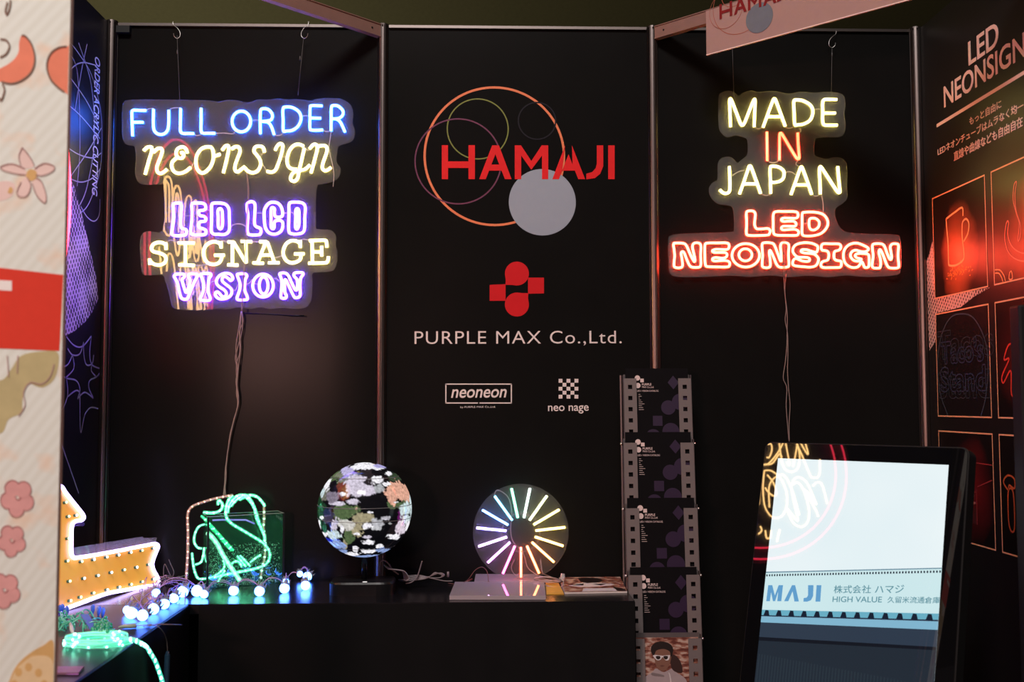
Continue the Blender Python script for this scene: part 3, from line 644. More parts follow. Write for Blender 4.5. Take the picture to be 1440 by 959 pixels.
lines(f, [([(.20,.62),(.30,.60),(.30,.50),(.42,.50),(.42,.44),(.32,.44),(.32,.20),(.22,.20),(.22,.40),(.10,.30),(.08,.36),(.20,.50),(.12,.50)],), ([(.5,.66),(.58,.66),(.58,.3),(.8,.3),(.8,.24),(.5,.24)],), ([(.66,.60),(.9,.60),(.9,.52),(.66,.52)],)], M_REDL, .006)
f = picture(2, 0, (.006, .004, .004), (.14, .008, .010), (.62, .50), (.1, .19, .24))
lines(f, [[(.05,.74),(.5,.735),(.98,.73)], [(.05,.44),(.7,.47)], [(.72,.52),(.98,.60)], [(.70,.50),(.70,.18)]], mat('rose_line_print', (.28, .035, .035), .4), .004)
lines(f, [[(.5,.435),(.66,.435)], [(.5,.37),(.68,.37)]], mat('pale_line_print', (.3, .13, .11), .4), .008)
mb = MB(); fill(mb, [f(.40, .20), f(.70, .18), f(.70, .32), f(.42, .33)], NX, .0012); obj('printed_picture', mb, mat('maroon_patch_print', (.06, .012, .012), .4), wall_right)
f = picture(2, 1, (.0045, .0035, .003), (.02, .006, .004), (.5, .5), (.1, .2, .2))
lines(f, [([(.05,.60),(.12,.66),(.22,.64),(.22,.56),(.14,.58),(.12,.54)],), ([(.12,.52),(.2,.52),(.2,.22),(.12,.24)],), ([(.26,.54),(.36,.54),(.4,.2),(.3,.2)],), ([(.46,.56),(.6,.56),(.58,.36),(.66,.16),(.56,.16),(.50,.34),(.48,.16),(.42,.16)],), ([(.7,.56),(.8,.56),(.86,.16),(.76,.16)],)], mat('copper_line_print', (.42, .09, .03), .4), .006)
# pale halftone corner shapes
def dots_mat(name, base, dot, scale, vec=(0, 1, 1), thr=.28):
    m = bpy.data.materials.new(name); m.use_nodes = True; nt = m.node_tree; b = nt.nodes['Principled BSDF']; L_ = nt.links.new
    tc = nd(nt, 'ShaderNodeTexCoord'); mp = nd(nt, 'ShaderNodeMapping'); mp.inputs['Rotation'].default_value = (.6, 0, 0); mp.inputs['Scale'].default_value = (0, scale, scale*.8)
    fr = nd(nt, 'ShaderNodeVectorMath', operation='FRACTION'); sb = nd(nt, 'ShaderNodeVectorMath', operation='SUBTRACT'); sb.inputs[1].default_value = (0, .5, .5)
    ml = nd(nt, 'ShaderNodeVectorMath', operation='MULTIPLY'); ml.inputs[1].default_value = (0, 1, 1)
    ln = nd(nt, 'ShaderNodeVectorMath', operation='LENGTH'); lt = nd(nt, 'ShaderNodeMath', operation='LESS_THAN')
    gr = nd(nt, 'ShaderNodeTexNoise'); gr.inputs['Scale'].default_value = 9; th = nd(nt, 'ShaderNodeMath', operation='MULTIPLY'); th.inputs[1].default_value = thr*2
    mx = nd(nt, 'ShaderNodeMix', data_type='RGBA'); mx.inputs[6].default_value = (*base, 1); mx.inputs[7].default_value = (*dot, 1)
    L_(tc.outputs['Object'], mp.inputs[0]); L_(mp.outputs[0], fr.inputs[0]); L_(fr.outputs[0], sb.inputs[0]); L_(sb.outputs[0], ml.inputs[0]); L_(ml.outputs[0], ln.inputs[0])
    L_(ln.outputs['Value'], lt.inputs[0]); L_(tc.outputs['Object'], gr.inputs['Vector']); L_(gr.outputs['Fac'], th.inputs[0]); L_(th.outputs[0], lt.inputs[1]); L_(lt.outputs[0], mx.inputs[0]); L_(mx.outputs[2], b.inputs['Base Color'])
    b.inputs['Roughness'].default_value = .45; return m
M_HALF = dots_mat('pale_halftone_print', (.62, .44, .38), (.03, .015, .012), 75)
c12 = crop(1300, 230, 5.05)
mb = MB(); fill(mb, [rw(*q) for q in ((1303.2, 366), (1306, 360), (1311.5, 339), (1315.5, 419), (1393, 404), (1370, 417), (1351, 432), (1317, 440.5), (1316, 480), (1307, 493), (1305, 440))], NX, .0004)
obj('halftone_shape', mb, M_HALF, wall_right)

# ================================================================== LEFT WALL PRINT
PX = V((1, 0, 0)); lw = lambda px, py: at_x(px, py, -XW)
M_FINE = mat('white_line_print', (.42, .42, .48), .4)
A, B, T_ = lw(133.5, 78), lw(133.5, 275), lw(141.5, 82)
text('lettering', 'ORDER ACRYLIC CUTTING', mat('lilac_print', (.62, .62, .72), .4), wall_left, A+V((0, 0, 0)), V((0, 0, -1)), V((0, 1, 0)), A.z-B.z, .048, shear=.1, bold=.004)
mb = MB()
for st in ([(85,46),(95,56),(110,75),(128,105),(140,150),(143,190),(140,240),(125,285),(112,300)], [(90,108),(105,92),(118,88),(135,92)], [(122,62),(114,100),(105,155)], [(88,98),(95,105),(120,140),(138,175)], [(85,138),(93,145),(115,165),(140,195)], [(85,196),(92,205),(110,217),(130,222),(142,215)],
           [(90,244),(100,252),(115,256),(130,250),(140,238)], [(113,290),(122,305),(132,311),(139,302),(140,280)], [(92,70),(108,100),(112,200),(108,262)], [(92,258),(110,232),(125,210),(142,180)], [(110,60),(128,120),(132,200),(122,262),(112,288)]):
    strip(mb, catmull([lw(*p) for p in st], 6), .004, PX, .0012)
obj('fine_line_print', mb, M_FINE, wall_left)
mb = MB(); fill(mb, [lw(*p) for p in ((78,235),(95,245),(104,262),(112,290),(125,345),(135,390),(138,420),(130,438),(120,452),(104,466),(90,473),(78,476))], PX, .0006)
obj('halftone_shape', mb, dots_mat('lilac_halftone_print', (.58, .50, .52), (.01, .008, .012), 60, thr=.36), wall_left)
mb = MB()
c13 = lambda p: lw(p[0]/2.906, 370+p[1]/2.906)
for st in ([(270,300),(300,335),(335,340),(372,298)], [(372,298),(365,370),(375,415),(405,430)], [(340,322),(342,380),(352,415),(375,410),(382,375)], [(275,350),(295,375),(325,370),(340,322)], [(295,375),(300,430),(265,470)], [(245,425),(275,415),(295,375)], [(245,452),(270,470),(310,480),(325,515),(315,555)],
           [(270,470),(275,540),(250,608)], [(275,545),(310,520),(325,530)], [(315,555),(345,528),(380,552)], [(380,552),(362,510),(365,480),(392,465),(405,450)], [(375,415),(372,440),(392,465)], [(325,530),(328,690),(345,620),(370,590),(400,595)], [(243,720),(320,940)]):
    strip(mb, catmull([c13(p) for p in st], 6), .0055, PX, .0012)
obj('web_line_print', mb, mat('grey_line_print', (.30, .29, .34), .4), wall_left)

# ================================================================== TABLES
TZ = .70; TD = .445
xr = at_z(886.4, 834.5, TZ).x-.004; xl_in = -XW+TD; YF = -TD
def folds(mb, a, b, n, amp, z0, z1, nrm, m=0):
    a, b, nrm = V(a), V(b), V(nrm); N = n; vs = []
    for i in range(N+1):
        t_ = i/N; p = a.lerp(b, t_)
        for j, z in enumerate((z1, z1*.6+z0*.4, z0)):
            k = amp*(0, .6, 1)[j]*math.sin(t_*(b-a).length*38+1.5*math.sin(t_*9))
            vs.append(V((p.x, p.y, z))+nrm*(k+(0, .003, .006)[j]))
    mb.add(vs, [(3*i+j, 3*i+j+1, 3*i+3+j+1, 3*i+3+j) for i in range(N) for j in range(2)], m)
t = thing('draped_table', 'black covered table along the back wall carrying the globe and colour wheel', 'table', (0, -.22, 0))
mb = MB(); x0 = -XW+.03; mb.box(((x0+xr)/2, -.0225+YF/2, TZ-.015), (xr-x0, TD-.045, .03)); o = obj('tabletop', mb, M_CLOTH, t)
mb = MB(); folds(mb, (xl_in+.03, YF-.001, 0), (xr, YF-.001, 0), 160, .004, .005, TZ-.004, (0, -1, 0)); folds(mb, (xr+.001, YF, 0), (xr+.001, -.03, 0), 40, .004, .005, TZ-.004, (1, 0, 0))
obj('skirt', mb, M_SKIRT, t, True)
t = thing('draped_table', 'black covered table along the left wall carrying the arrow sign and green light coil', 'table', (-XW+TD/2, -1.0, 0))
mb = MB(); mb.box((-XW+.012+(TD-.012)/2, (YF-1.60)/2, TZ-.015), (TD-.012, 1.60-TD-.002, .03)); o = obj('tabletop', mb, mat('navy_black_table_cover', (.004, .006, .011), .33, var=.2, scale=6, spec=.3), t); bv = o.modifiers.new('b', 'BEVEL'); bv.width = .004; bv.segments = 2
mb = MB(); folds(mb, (xl_in+.001, -1.597, 0), (xl_in+.001, YF-.006, 0), 160, .004, .005, TZ-.004, (1, 0, 0)); obj('skirt', mb, M_SKIRT, t, True)
tab = lambda px, py, h=0: at_z(px, py, TZ+h)

# ================================================================== LED GLOBE
gc = at_y(513, 716.5, -.26); GR = .163
gd = (gc-EYE).length; GR = 64.3/F*gd
t = thing('led_globe', 'lit globe showing clouds and continents on a black stand, centre of the table', 'globe', (gc.x, gc.y, TZ))
mb = MB(); NU, NV = 360, 200
mb.sphere(gc, GR, NU, NV); o = obj('globe_display', mb, mat('tmp_globe'), t, True)
dirv = np.array([v for v in mb.v])-np.array(gc); dirv /= GR
fwd = (EYE-gc).normalized(); gx = V((0, 0, 1)).cross(fwd).normalized(); gy = fwd.cross(gx)
S = np.stack([dirv@np.array(gx), dirv@np.array(gy), dirv@np.array(fwd)], 1)
col = np.zeros((len(S), 4)); col[:, 3] = 1; col[:, :3] = (.002, .002, .003)
nz1 = np.array([noise.fractal(V((*s*5.0,)), 1.0, 2.0, 5) for s in S]); nz2 = np.array([noise.noise(V((*s*22.0,))) for s in S]); nz3 = np.array([noise.noise(V((*s*60.0,))) for s in S])
W_, LV, GN, DG, TN, SM, RU, BL_, BW_, PU, CY = (.78,.76,.82), (.55,.50,.60), (.07,.11,.045), (.03,.05,.025), (.30,.26,.16), (.62,.33,.24), (.14,.035,.012), (.01,.02,.45), (.22,.30,.55), (.11,.008,.10), (.50,.60,.62)
blobs = [(210,170,70,60,GN,0),(330,190,95,55,(.16,.17,.12),0),(130,330,45,60,(.14,.14,.11),0),(310,490,115,75,GN,0),(440,560,95,55,TN,0),(390,640,75,60,TN,0),(345,720,50,60,GN,0),(310,780,25,45,TN,0),(750,190,70,45,DG,0),(745,430,85,40,GN,0),(860,410,60,35,GN,0),
 (760,335,112,92,SM,0),(850,330,60,80,SM,0),(300,310,60,65,RU,0),(190,760,75,55,BL_,0),(795,545,35,70,PU,0),(110,480,70,70,(.006,.03,.012),0),(170,520,40,80,(.012,.02,.06),0),(60,430,30,80,(.006,.035,.012),0),(490,200,70,90,(.018,.013,.015),0),(640,650,0,0,GN,0),
 (480,85,95,38,W_,1),(395,100,60,30,W_,1),(330,130,60,40,(.42,.38,.60),1),(410,265,95,85,LV,1),(500,310,62,40,LV,1),(375,410,55,27,LV,1),(595,215,50,36,W_,1),(615,290,40,40,(.35,.36,.38),1),(665,255,32,22,W_,1),(600,105,55,22,W_,1),(640,70,60,25,(.35,.32,.6),1),(690,160,35,22,W_,1),(600,590,58,35,(.4,.4,.43),1),(655,550,42,20,(.42,.4,.45),1),(530,500,22,8,W_,1),
 (585,640,55,16,(.45,.45,.47),1),(520,760,55,26,W_,1),(510,712,40,12,LV,1),(615,795,36,20,W_,1),(520,838,60,20,W_,1),(400,815,26,34,W_,1),(360,865,70,24,W_,1),(500,890,150,14,BW_,1),(650,835,60,26,BW_,1),(745,720,55,26,W_,1),(840,485,62,62,CY,1),(805,640,50,60,(.6,.52,.6),1),(850,560,40,50,CY,1),(140,250,45,55,W_,1),(105,310,24,40,CY,1),(500,615,45,28,W_,1),(215,690,65,42,CY,1),(130,690,34,22,W_,1),(82,600,14,45,W_,1),(105,540,18,14,W_,1),(240,780,80,42,BW_,1),(270,850,60,22,BW_,1),(240,420,70,20,LV,1),(330,600,90,45,(.52,.5,.47),1),(215,600,35,50,LV,1),(285,640,18,50,W_,1),(880,640,25,60,W_,1),(895,420,12,110,CY,1),(290,335,28,16,W_,1),(205,360,60,50,(.20,.17,.22),1),(760,415,25,8,W_,1),(700,600,18,10,(.3,.3,.3),1),(410,682,28,12,W_,1)]
random.seed(5)
front = S[:, 2]
for (bx, by, rx, ry, cl_, cloud) in blobs:
    if rx == 0: continue
    u, v = (bx-482)/425, (475-by)/425; q = u*u+v*v
    if q > .97: k = math.sqrt(.97/q); u *= k; v *= k; q = .97
    du = S[:, 0]-u; dv = S[:, 1]-v
    d = np.sqrt((du/(rx/390))**2+(dv/(ry/390))**2); wgt = 1-d+nz1*.5+nz2*.25
    msk = (wgt > -.02) & (front > -.05)
    tex = 1+.4*nz2+.25*nz3; tex = np.clip(tex, .25, 1.6)
    al = np.clip((wgt+.02)*(7 if not cloud else 4), 0, 1)*msk
    col[:, :3] = col[:, :3]*(1-al[:, None])+np.array(cl_)[None]*tex[:, None]*al[:, None]
for k in range(40):   # the far side of the globe carries weather too
    d = V((random.gauss(0, 1), random.gauss(0, 1), random.gauss(0, 1))).normalized()
    if d.z > -.25: continue
    ang = np.arccos(np.clip(S@np.array(d), -1, 1)); al = np.clip((1-ang/random.uniform(.12, .4)+nz1*.8)*3, 0, 1)*(front < .02)
    c_ = random.choice([W_, GN, TN, LV]); col[:, :3] = col[:, :3]*(1-al[:, None])+np.array(c_)[None]*al[:, None]
col[:, :3] = np.clip(col[:, :3]*1.15, 0, 1)
ca = o.data.color_attributes.new('display', 'FLOAT_COLOR', 'POINT'); ca.data.foreach_set('color', col.ravel())
gm = bpy.data.materials.new('globe_display'); gm.use_nodes = True; nt = gm.node_tree; b = nt.nodes['Principled BSDF']
at = nd(nt, 'ShaderNodeAttribute', attribute_name='display'); b.inputs['Base Color'].default_value = (.004, .004, .005, 1); b.inputs['Roughness'].default_value = .12; b.inputs['Specular IOR Level'].default_value = .3
nt.links.new(at.outputs['Color'], b.inputs['Emission Color']); b.inputs['Emission Strength'].default_value = 1.0; o.data.materials[0] = gm
mb = MB()
for lat, wd in ((.70, .0012), (.115, .0012), (-.165, .001), (-.76, .001)):
    rr = GR*math.sqrt(1-lat*lat)*1.002; mb.tube(ring_pts(gc+V((0, 0, GR*lat)), rr, X, V((0, 1, 0)), 96), wd, 5, True)
obj('latitude_ring', mb, mat('grey_ring', (.15, .15, .16), .3), t, True)
mb = MB(); mb.cyl((gc.x, gc.y, TZ+.03), (gc.x, gc.y, gc.z-GR+.004), .0095, n=16); obj('pole', mb, M_BLK, t, True)
mb = MB()
bw, bdp = .105, .07
pr = []
for k in range(40):
    a = 2*PI*k/40; c_, s_ = math.cos(a), math.sin(a)
    pr.append((math.copysign(abs(c_)**.4, c_)*bw, math.copysign(abs(s_)**.4, s_)*bdp))
for z0, z1, s0, s1 in ((0, .036, 1, 1), (.036, .042, 1, .96)):
    N = len(pr); vs = [(gc.x-.004+x*s, gc.y+y*s, TZ+z) for z, s in ((z0, s0), (z1, s1)) for x, y in pr]
    mb.add(vs, [(i, (i+1) % N, N+(i+1) % N, N+i) for i in range(N)])
mb.add([(gc.x-.004+x*.96, gc.y+y*.96, TZ+.042) for x, y in pr], [tuple(range(len(pr)))])
o = obj('base', mb, M_BLK, t)
mb = MB(); mb.box((gc.x+.008, gc.y-.055, TZ+.0425), (.014, .004, .002)); obj('indicator_lamp', mb, mat('lamp_white', (.8, .8, .8), emit=(1, 1, 1), es=.6), t)

# ================================================================== COLOUR WHEEL NEON
wy = -.11; wc = at_y(732.5, 748.5, wy); WR = 66.2/F*(wc-EYE).length
t = thing('rainbow_neon_sign', 'round clear disc with rainbow neon rays standing on the table', 'neon sign', (wc.x, wc.y, TZ))
mb = MB(); mb.slab(ring_pts(wc+V((0, .008, 0)), WR, X, Z, 96), YN, .004, 0, 1); obj('acrylic_disc', mb, [clear_mat('clear_disc_acrylic', .022), M_ACRE], t)
rays = [(8.0,.9,.35),(7,.55,3.2),(6.5,2.2,8.5),(6.5,3.6,9.5),(4.2,3.2,13),(.9,3.2,12),(.8,4.6,8),(1.1,6.5,3.6),(4.4,6.2,5.4),(5.4,6.0,2.6),(6.2,5.2,1.2),(6.5,4.8,1.0),(6.8,3.8,.8),(8,2.3,.5),(8.5,1.5,.4)]
for k, e in enumerate(rays):
    a = -PI/2-2*PI*k/15; d = X*math.cos(a)+Z*math.sin(a)
    mb = MB(); mb.tube([wc+d*WR*.31, wc+d*WR*.93], .0038, 8); obj('neon_ray', mb, neon_mat('ray_%02d' % k, tuple(x*1.7 for x in e)), t, True)
mb = MB()
mb.tube(ring_pts(wc+V((0, -.004, 0)), WR*.40, X, Z, 64), .0010, 5, True)
cw = crop(600, 640, 4.36)
mb.tube(catmull([at_y(*cw(p), wy-.004) for p in ((415,245),(430,215),(470,230),(505,270),(520,340),(520,380),(515,470),(530,530),(570,575),(600,620),(620,690),(680,735),(720,745))], 5), .0011, 5)
mb.tube(catmull([at_y(*cw(p), wy-.002) for p in ((540,640),(520,680),(530,720),(570,745),(620,735)) ], 5), .0009, 5)
obj('link_wire', mb, mat('rosy_wire', (.34, .25, .26), .35), t, True)
M_PLATE = mat('white_gloss_acrylic', (.30, .255, .28), .015, var=.03, spec=.9)
mb = MB(); mb.slab([at_z(*p, TZ+.014) for p in ((667, 817.6), (758, 817.6), (756, 807), (669, 807))], Z, .013); obj('foot_plate', mb, M_PLATE, t)
mb = MB(); mb.box((wc.x, wy+.008, (TZ+.014+wc.z-WR+.004)/2), (.04, .012, max(.004, wc.z-WR+.004-TZ-.014))); obj('foot', mb, clear_mat('clear_foot', .06), t)
# coil of lead beside the wheel
def coil(mb, c, rx, ry, rz, turns, r, seed, tilt=0.0, n=26):
    random.seed(seed); pts = []
    for k in range(turns*n):
        a = 2*PI*k/n; j = 1+.18*math.sin(k*.37+seed)
        pts.append(V(c)+V((math.cos(a)*rx*j, math.sin(a)*ry*(1+.15*math.cos(k*.23)), rz*(1+math.sin(a*1.03+seed+tilt))*(.6+.4*math.sin(k*.11)))))
    mb.tube(pts, r, 5)
mb = MB(); c_ = tab(772, 823); coil(mb, c_+V((0, .02, .006)), .042, .03, .012, 6, .0015, 3)
mb.tube(catmull([at_y(760, 786, -.2), at_y(763, 805, -.22), c_+V((0, .01, .03)), c_+V((.04, .0, .012))], 6), .0014, 5); mb.tube(catmull([c_+V((-.03, 0, .01)), c_+V((0, -.04, .003)), c_+V((.04, -.045, .003)), c_+V((.05, 0, .02))], 6), .0014, 5)
tag(obj('cable_coil', mb, mat('rosy_wire'), None, True), 'coil of thin pale cable at the lower right of the rainbow wheel', 'cable')
mb = MB(); p = c_+V((.045, .03, .004)); mb.tube([p, p+V((.004, 0, .018)), p+V((.005, 0, .03))], [.008, .009, .007], 10); tag(obj('cable_end_cap', mb, clear_mat('clear_plastic', .25), None, True), 'small clear plastic cap on the table right of the rainbow wheel', 'cap')

# boards and papers at the table front
mb = MB(); q = [at_z(*p, TZ+.014) for p in ((632, 837.5), (767.5, 837.5), (765.5, 818), (640, 818))]
mb.slab(q, Z, .013); o = obj('acrylic_plate', mb, M_PLATE)
tag(o, 'glossy pale acrylic plate lying in front of the rainbow wheel', 'plate')
mb = MB(); q = [tab(768.5, 836.5), tab(793, 836), tab(784, 818), tab(767, 818)]; mb.slab([p+Z*.003 for p in q], Z, .0028); o = obj('leaflet', mb, mat('orange_leaflet_print', (.55, .28, .04), .3, var=.4, scale=25)); tag(o, 'orange and yellow leaflet between the pale plate and the magazine', 'leaflet')
t = thing('magazine', 'magazine with a reddish photo cover at the right end of the table', 'magazine', tab(835, 827))
q = [tab(794, 835.5), tab(882, 834), tab(872, 813.5), tab(786, 814.5)]
mb = MB(); mb.slab([p+Z*.006 for p in q], Z, .0055); obj('pages', mb, mat('magazine_paper', (.5, .44, .42), .5), t)
def bil(u, v, h=.0065):
    a = q[0].lerp(q[1], u); b = q[3].lerp(q[2], u); return a.lerp(b, v)+Z*h
def brick_mat(name, c1, c2, mo, scale):
    m = bpy.data.materials.new(name); m.use_nodes = True; nt = m.node_tree; b = nt.nodes['Principled BSDF']; tc = nd(nt, 'ShaderNodeTexCoord')
    nz = nd(nt, 'ShaderNodeTexNoise'); nz.inputs['Scale'].default_value = scale; nz.inputs['Detail'].default_value = 6
    mp = nd(nt, 'ShaderNodeMapping'); mp.inputs['Scale'].default_value = (1, 1, 2.6)
    rp = nd(nt, 'ShaderNodeValToRGB'); rp.color_ramp.elements[0].position = .4; rp.color_ramp.elements[0].color = (*c1, 1); rp.color_ramp.elements[1].position = .6; rp.color_ramp.elements[1].color = (*mo, 1); e = rp.color_ramp.elements.new(.5); e.color = (*c2, 1)
    nt.links.new(tc.outputs['Object'], mp.inputs[0]); nt.links.new(mp.outputs[0], nz.inputs['Vector']); nt.links.new(nz.outputs['Fac'], rp.inputs[0]); nt.links.new(rp.outputs[0], b.inputs['Base Color']); b.inputs['Roughness'].default_value = .35
    return m
M_BRICK = brick_mat('printed_stone_wall', (.10, .025, .018), (.24, .09, .06), (.40, .27, .22), 38)
mb = MB(); fill(mb, [bil(0, 0), bil(1, 0), bil(1, 1), bil(0, 1)], Z, .0003); obj('cover', mb, M_BRICK, t)
M_HAIR = mat('printed_hair', (.012, .006, .005), .4); M_SKINP = mat('printed_skin', (.17, .075, .05), .4); M_HOOD = mat('printed_hoodie', (.30, .23, .235), .4); M_GLS = mat('printed_sunglasses', (.55, .48, .48), .35)
mb = MB(); fill(mb, [bil(*p) for p in ((.30,.9),(.45,.95),(.62,.9),(.70,.72),(.60,.6),(.42,.55),(.32,.66))], Z, .0008); obj('cover_picture', mb, M_HAIR, t)
for P_, m_, l_ in (([(.10,.40),(.35,.60),(.62,.56),(.85,.44),(.78,.36),(.30,.30)], M_GLS, .0008), ([(.28,.02),(.32,.2),(.80,.2),(.86,.02)], M_GLS, .0008), ([(.12,.42),(.36,.52),(.34,.40)], M_HAIR, .0012), ([(.5,.50),(.72,.48),(.62,.38)], M_HAIR, .0012), ([(.84,.02),(.80,.3),(.98,.1),(.98,.02)], M_HAIR, .0012)):
    mb = MB(); fill(mb, [bil(*p) for p in P_], Z, l_); obj('cover_picture', mb, m_, t)
# thin lead with black plug crossing to the plate
mb = MB(); mb.tube(catmull([tab(630, 820, .004), tab(645, 821, .004), at_y(658, 815, -.2), at_y(668, 802, -.2), at_y(678, 797.5, -.2), at_y(685, 804, -.2), at_y(687, 818, -.22)], 6), .0011, 5); mb.tube([tab(655, 819, .004), tab(664, 814, .012)], .003, 8)
tag(obj('power_lead', mb, mat('dark_red_wire', (.12, .03, .03), .4), None, True), 'thin dark red lead arching onto the pale plate left of the rainbow wheel', 'cable')
# cable bundle right of the globe
cg = crop(510, 770, 11.08)
mb = MB()
random.seed(11)
for k in range(9):
    j = lambda s=4: random.uniform(-s, s)
    yy = -.16-.012*k
    mb.tube(catmull([at_y(*cg((330+k*8, 270+k*8)), yy), at_y(*cg((480+k*14+j(), 352+j())), yy), at_y(*cg((600+k*8, 350+k*4)), yy), at_y(*cg((640+k*10, 430+k*6)), yy), at_y(*cg((640+k*6, 520)), yy), at_y(*cg((560+k*10, 500)), yy+.03)], 5), .0022, 5)
mb.tube(catmull([at_y(*cg(p), -.2) for p in ((270,400),(265,300),(290,220),(345,205),(400,250),(440,310),(480,360),(560,420))], 6), .0022, 6)
mb.tube(catmull([at_y(*cg(p), -.21) for p in ((670,560),(760,540),(840,470),(880,370),(905,280),(925,210))], 6), .0022, 6)
for k in range(6):
    mb.tube(catmull([at_y(*cg((700,440+k*16)), -.2), at_y(*cg((880,430+k*14)), -.2), at_y(*cg((1020,455+k*3)), -.2), at_y(*cg((1120,420-k*6)), -.2), at_y(*cg((1220-k*6,395+k*3)), -.2), at_y(*cg((1275-k*8,430)), -.2), at_y(*cg((1200,470)), -.2), at_y(*cg((1050,470)), -.2)], 5), .0016, 5)
mb.tube(catmull([at_y(*cg(p), -.2) for p in ((1020,465),(1150,495),(1280,520),(1400,520))], 6), .0018, 5)
mb.tube([at_y(*cg((1328,460)), -.2), at_y(*cg((1330,375)), -.2)], .004, 8)
tag(obj('cable_bundle', mb, mat('mauve_wire', (.15, .115, .125), .35), None, True), 'tied bundle of thin grey cables on the table right of the globe', 'cable')

# ================================================================== GLASS TANK WITH GREEN ROPE LIGHTS
FL = tab(291.3, 829); FL = V((FL.x, FL.y, TZ)); rot = math.radians(26)
tx, ty = V((math.cos(rot), math.sin(rot), 0)), V((-math.sin(rot), math.cos(rot), 0))
def solve_w():
    lo, hi = .05, .6
    for _ in range(40):
        m_ = (lo+hi)/2; p = FL+tx*m_+Z*.1; q_ = hit(398.5, 780, FL, tx.cross(Z))
        if (q_-FL).dot(tx) > m_: lo = m_
        else: hi = m_
    return lo
TWd = solve_w(); TDp = .185; TH = hit(291.3, 727, FL, tx.cross(Z)).z-TZ
if (FL+tx*TWd+ty*TDp).y > -.005: TDp = (-.008-(FL+tx*TWd).y)/ty.y
T3 = lambda u, v, z: FL+tx*(u*TWd)+ty*(v*TDp)+Z*(z*TH)
t = thing('glass_tank', 'square glass tank with black corner strips on the left part of the table', 'glass tank', T3(.5, .5, 0))
M_GLASS = clear_mat('tank_glass', .035, (.90, .98, .94), 1.5, hazecol=(.05, .42, .20))  # green haze tint stands in for the ropes' glow reflected in the panes
def pane(c, sz):
    mb = MB(); mb.box(c, sz, R=Matrix((tx, ty, Z)).transposed()); obj('glass_pane', mb, M_GLASS, t)
g = .004
pane(T3(.5, 0, .5)+ty*g/2, (TWd-2*g, g, TH)); pane(T3(.5, 1, .5)-ty*g/2, (TWd-2*g, g, TH)); pane(T3(0, .5, .5)+tx*g/2, (g, TDp, TH)); pane(T3(1, .5, .5)-tx*g/2, (g, TDp, TH)); pane(T3(.5, .5, 0)+Z*g/2, (TWd-2*g, TDp-2*g, g))
for u, v in ((0, 0), (1, 0)):
    mb = MB(); mb.box(T3(u, v, .5), (.0062, .0062, TH), R=Matrix((tx, ty, Z)).transposed()); obj('corner_strip', mb, M_BLKM, t)
mb = MB()
for a, b in (((0,0),(1,0)), ((1,0),(1,1)), ((1,1),(0,1)), ((0,1),(0,0))): mb.tube([T3(*a, 1.0), T3(*b, 1.0)], .0014, 6)
obj('rim', mb, mat('rim_glass', (.16, .20, .17), .2), t)
random.seed(21)
mb = MB()
for k in range(1500):
    u, v, z = random.uniform(.03, .97), random.uniform(.03, .97), .02+.56*random.random()**1.4
    c_ = T3(u, v, z); r_ = random.uniform(.0009, .002); a = random.random()*6
    P = [c_+V((math.cos(a+i*2.09)*r_, math.sin(a+i*2.09)*r_, -r_*.5)) for i in range(3)]+[c_+V((0, 0, r_))]
    mb.add(P, [(0,1,2),(0,3,1),(1,3,2),(2,3,0)])
tag(obj('glass_chips', mb, mat('glass_chip', (.35, .55, .45), .15, spec=.8)), 'tiny glass chips speckling the lower half of the tank', 'glass chips', kind='stuff')
ct = crop(255, 685, 6.61)
front_n = tx.cross(Z)
def tk(p, v): return hit(*ct(p), FL+ty*(v*TDp), front_n)
def rope_mats(nm, haze, hc, e, es): return (clear_mat(nm+'_sleeve', haze, hazecol=hc, rough=.05), mat(nm+'_core', (.3, .4, .35), .3, emit=e, es=es))
M_ROPE = rope_mats('green_rope', .34, (.25, 1, .62), (.15, .95, .58), 5.5)
M_ROPE2 = rope_mats('clear_rope', .28, (.75, .50, .42), (1, .42, .28), .5)  # warm sleeve and core colour stand in for warm light reflected in clear rope
M_LEDG = mat('green_led', (.5, .9, .7), emit=(.25, 1, .60), es=6.5)
M_WARMREFL = mat('warm_reflection', (.9, .8, .7), emit=(1, .55, .35), es=2.6)  # beads glow warm in place of reflections on the clear rope
def rope(label, strands, m, ml, r, group='rope lights in the tank'):
    mb = MB()
    for pts in strands:
        P = catmull([tk((x, y), v) for x, y, v in pts], 7); mb.tube(P, r, 10); mb.tube(P, r*.38, 6, m=2)
        acc = 0
        for i in range(1, len(P)):
            acc += (P[i]-P[i-1]).length
            if acc > .019: acc = 0; mb.sphere(P[i], r*.62, 8, 5, m=1)
    o = obj('rope_light', mb, [m[0], ml, m[1]], None, True); tag(o, label, 'rope light', group); return o
rope('clear rope light bent over the left outside corner of the glass tank', [[(45,860,-.08),(55,700,-.08),(60,600,-.08),(62,420,-.08),(58,300,-.08),(66,225,-.08),(110,175,-.02),(200,140,.1),(300,110,.2),(400,88,.3),(480,75,.35)]], M_ROPE2, M_WARMREFL, .0052)
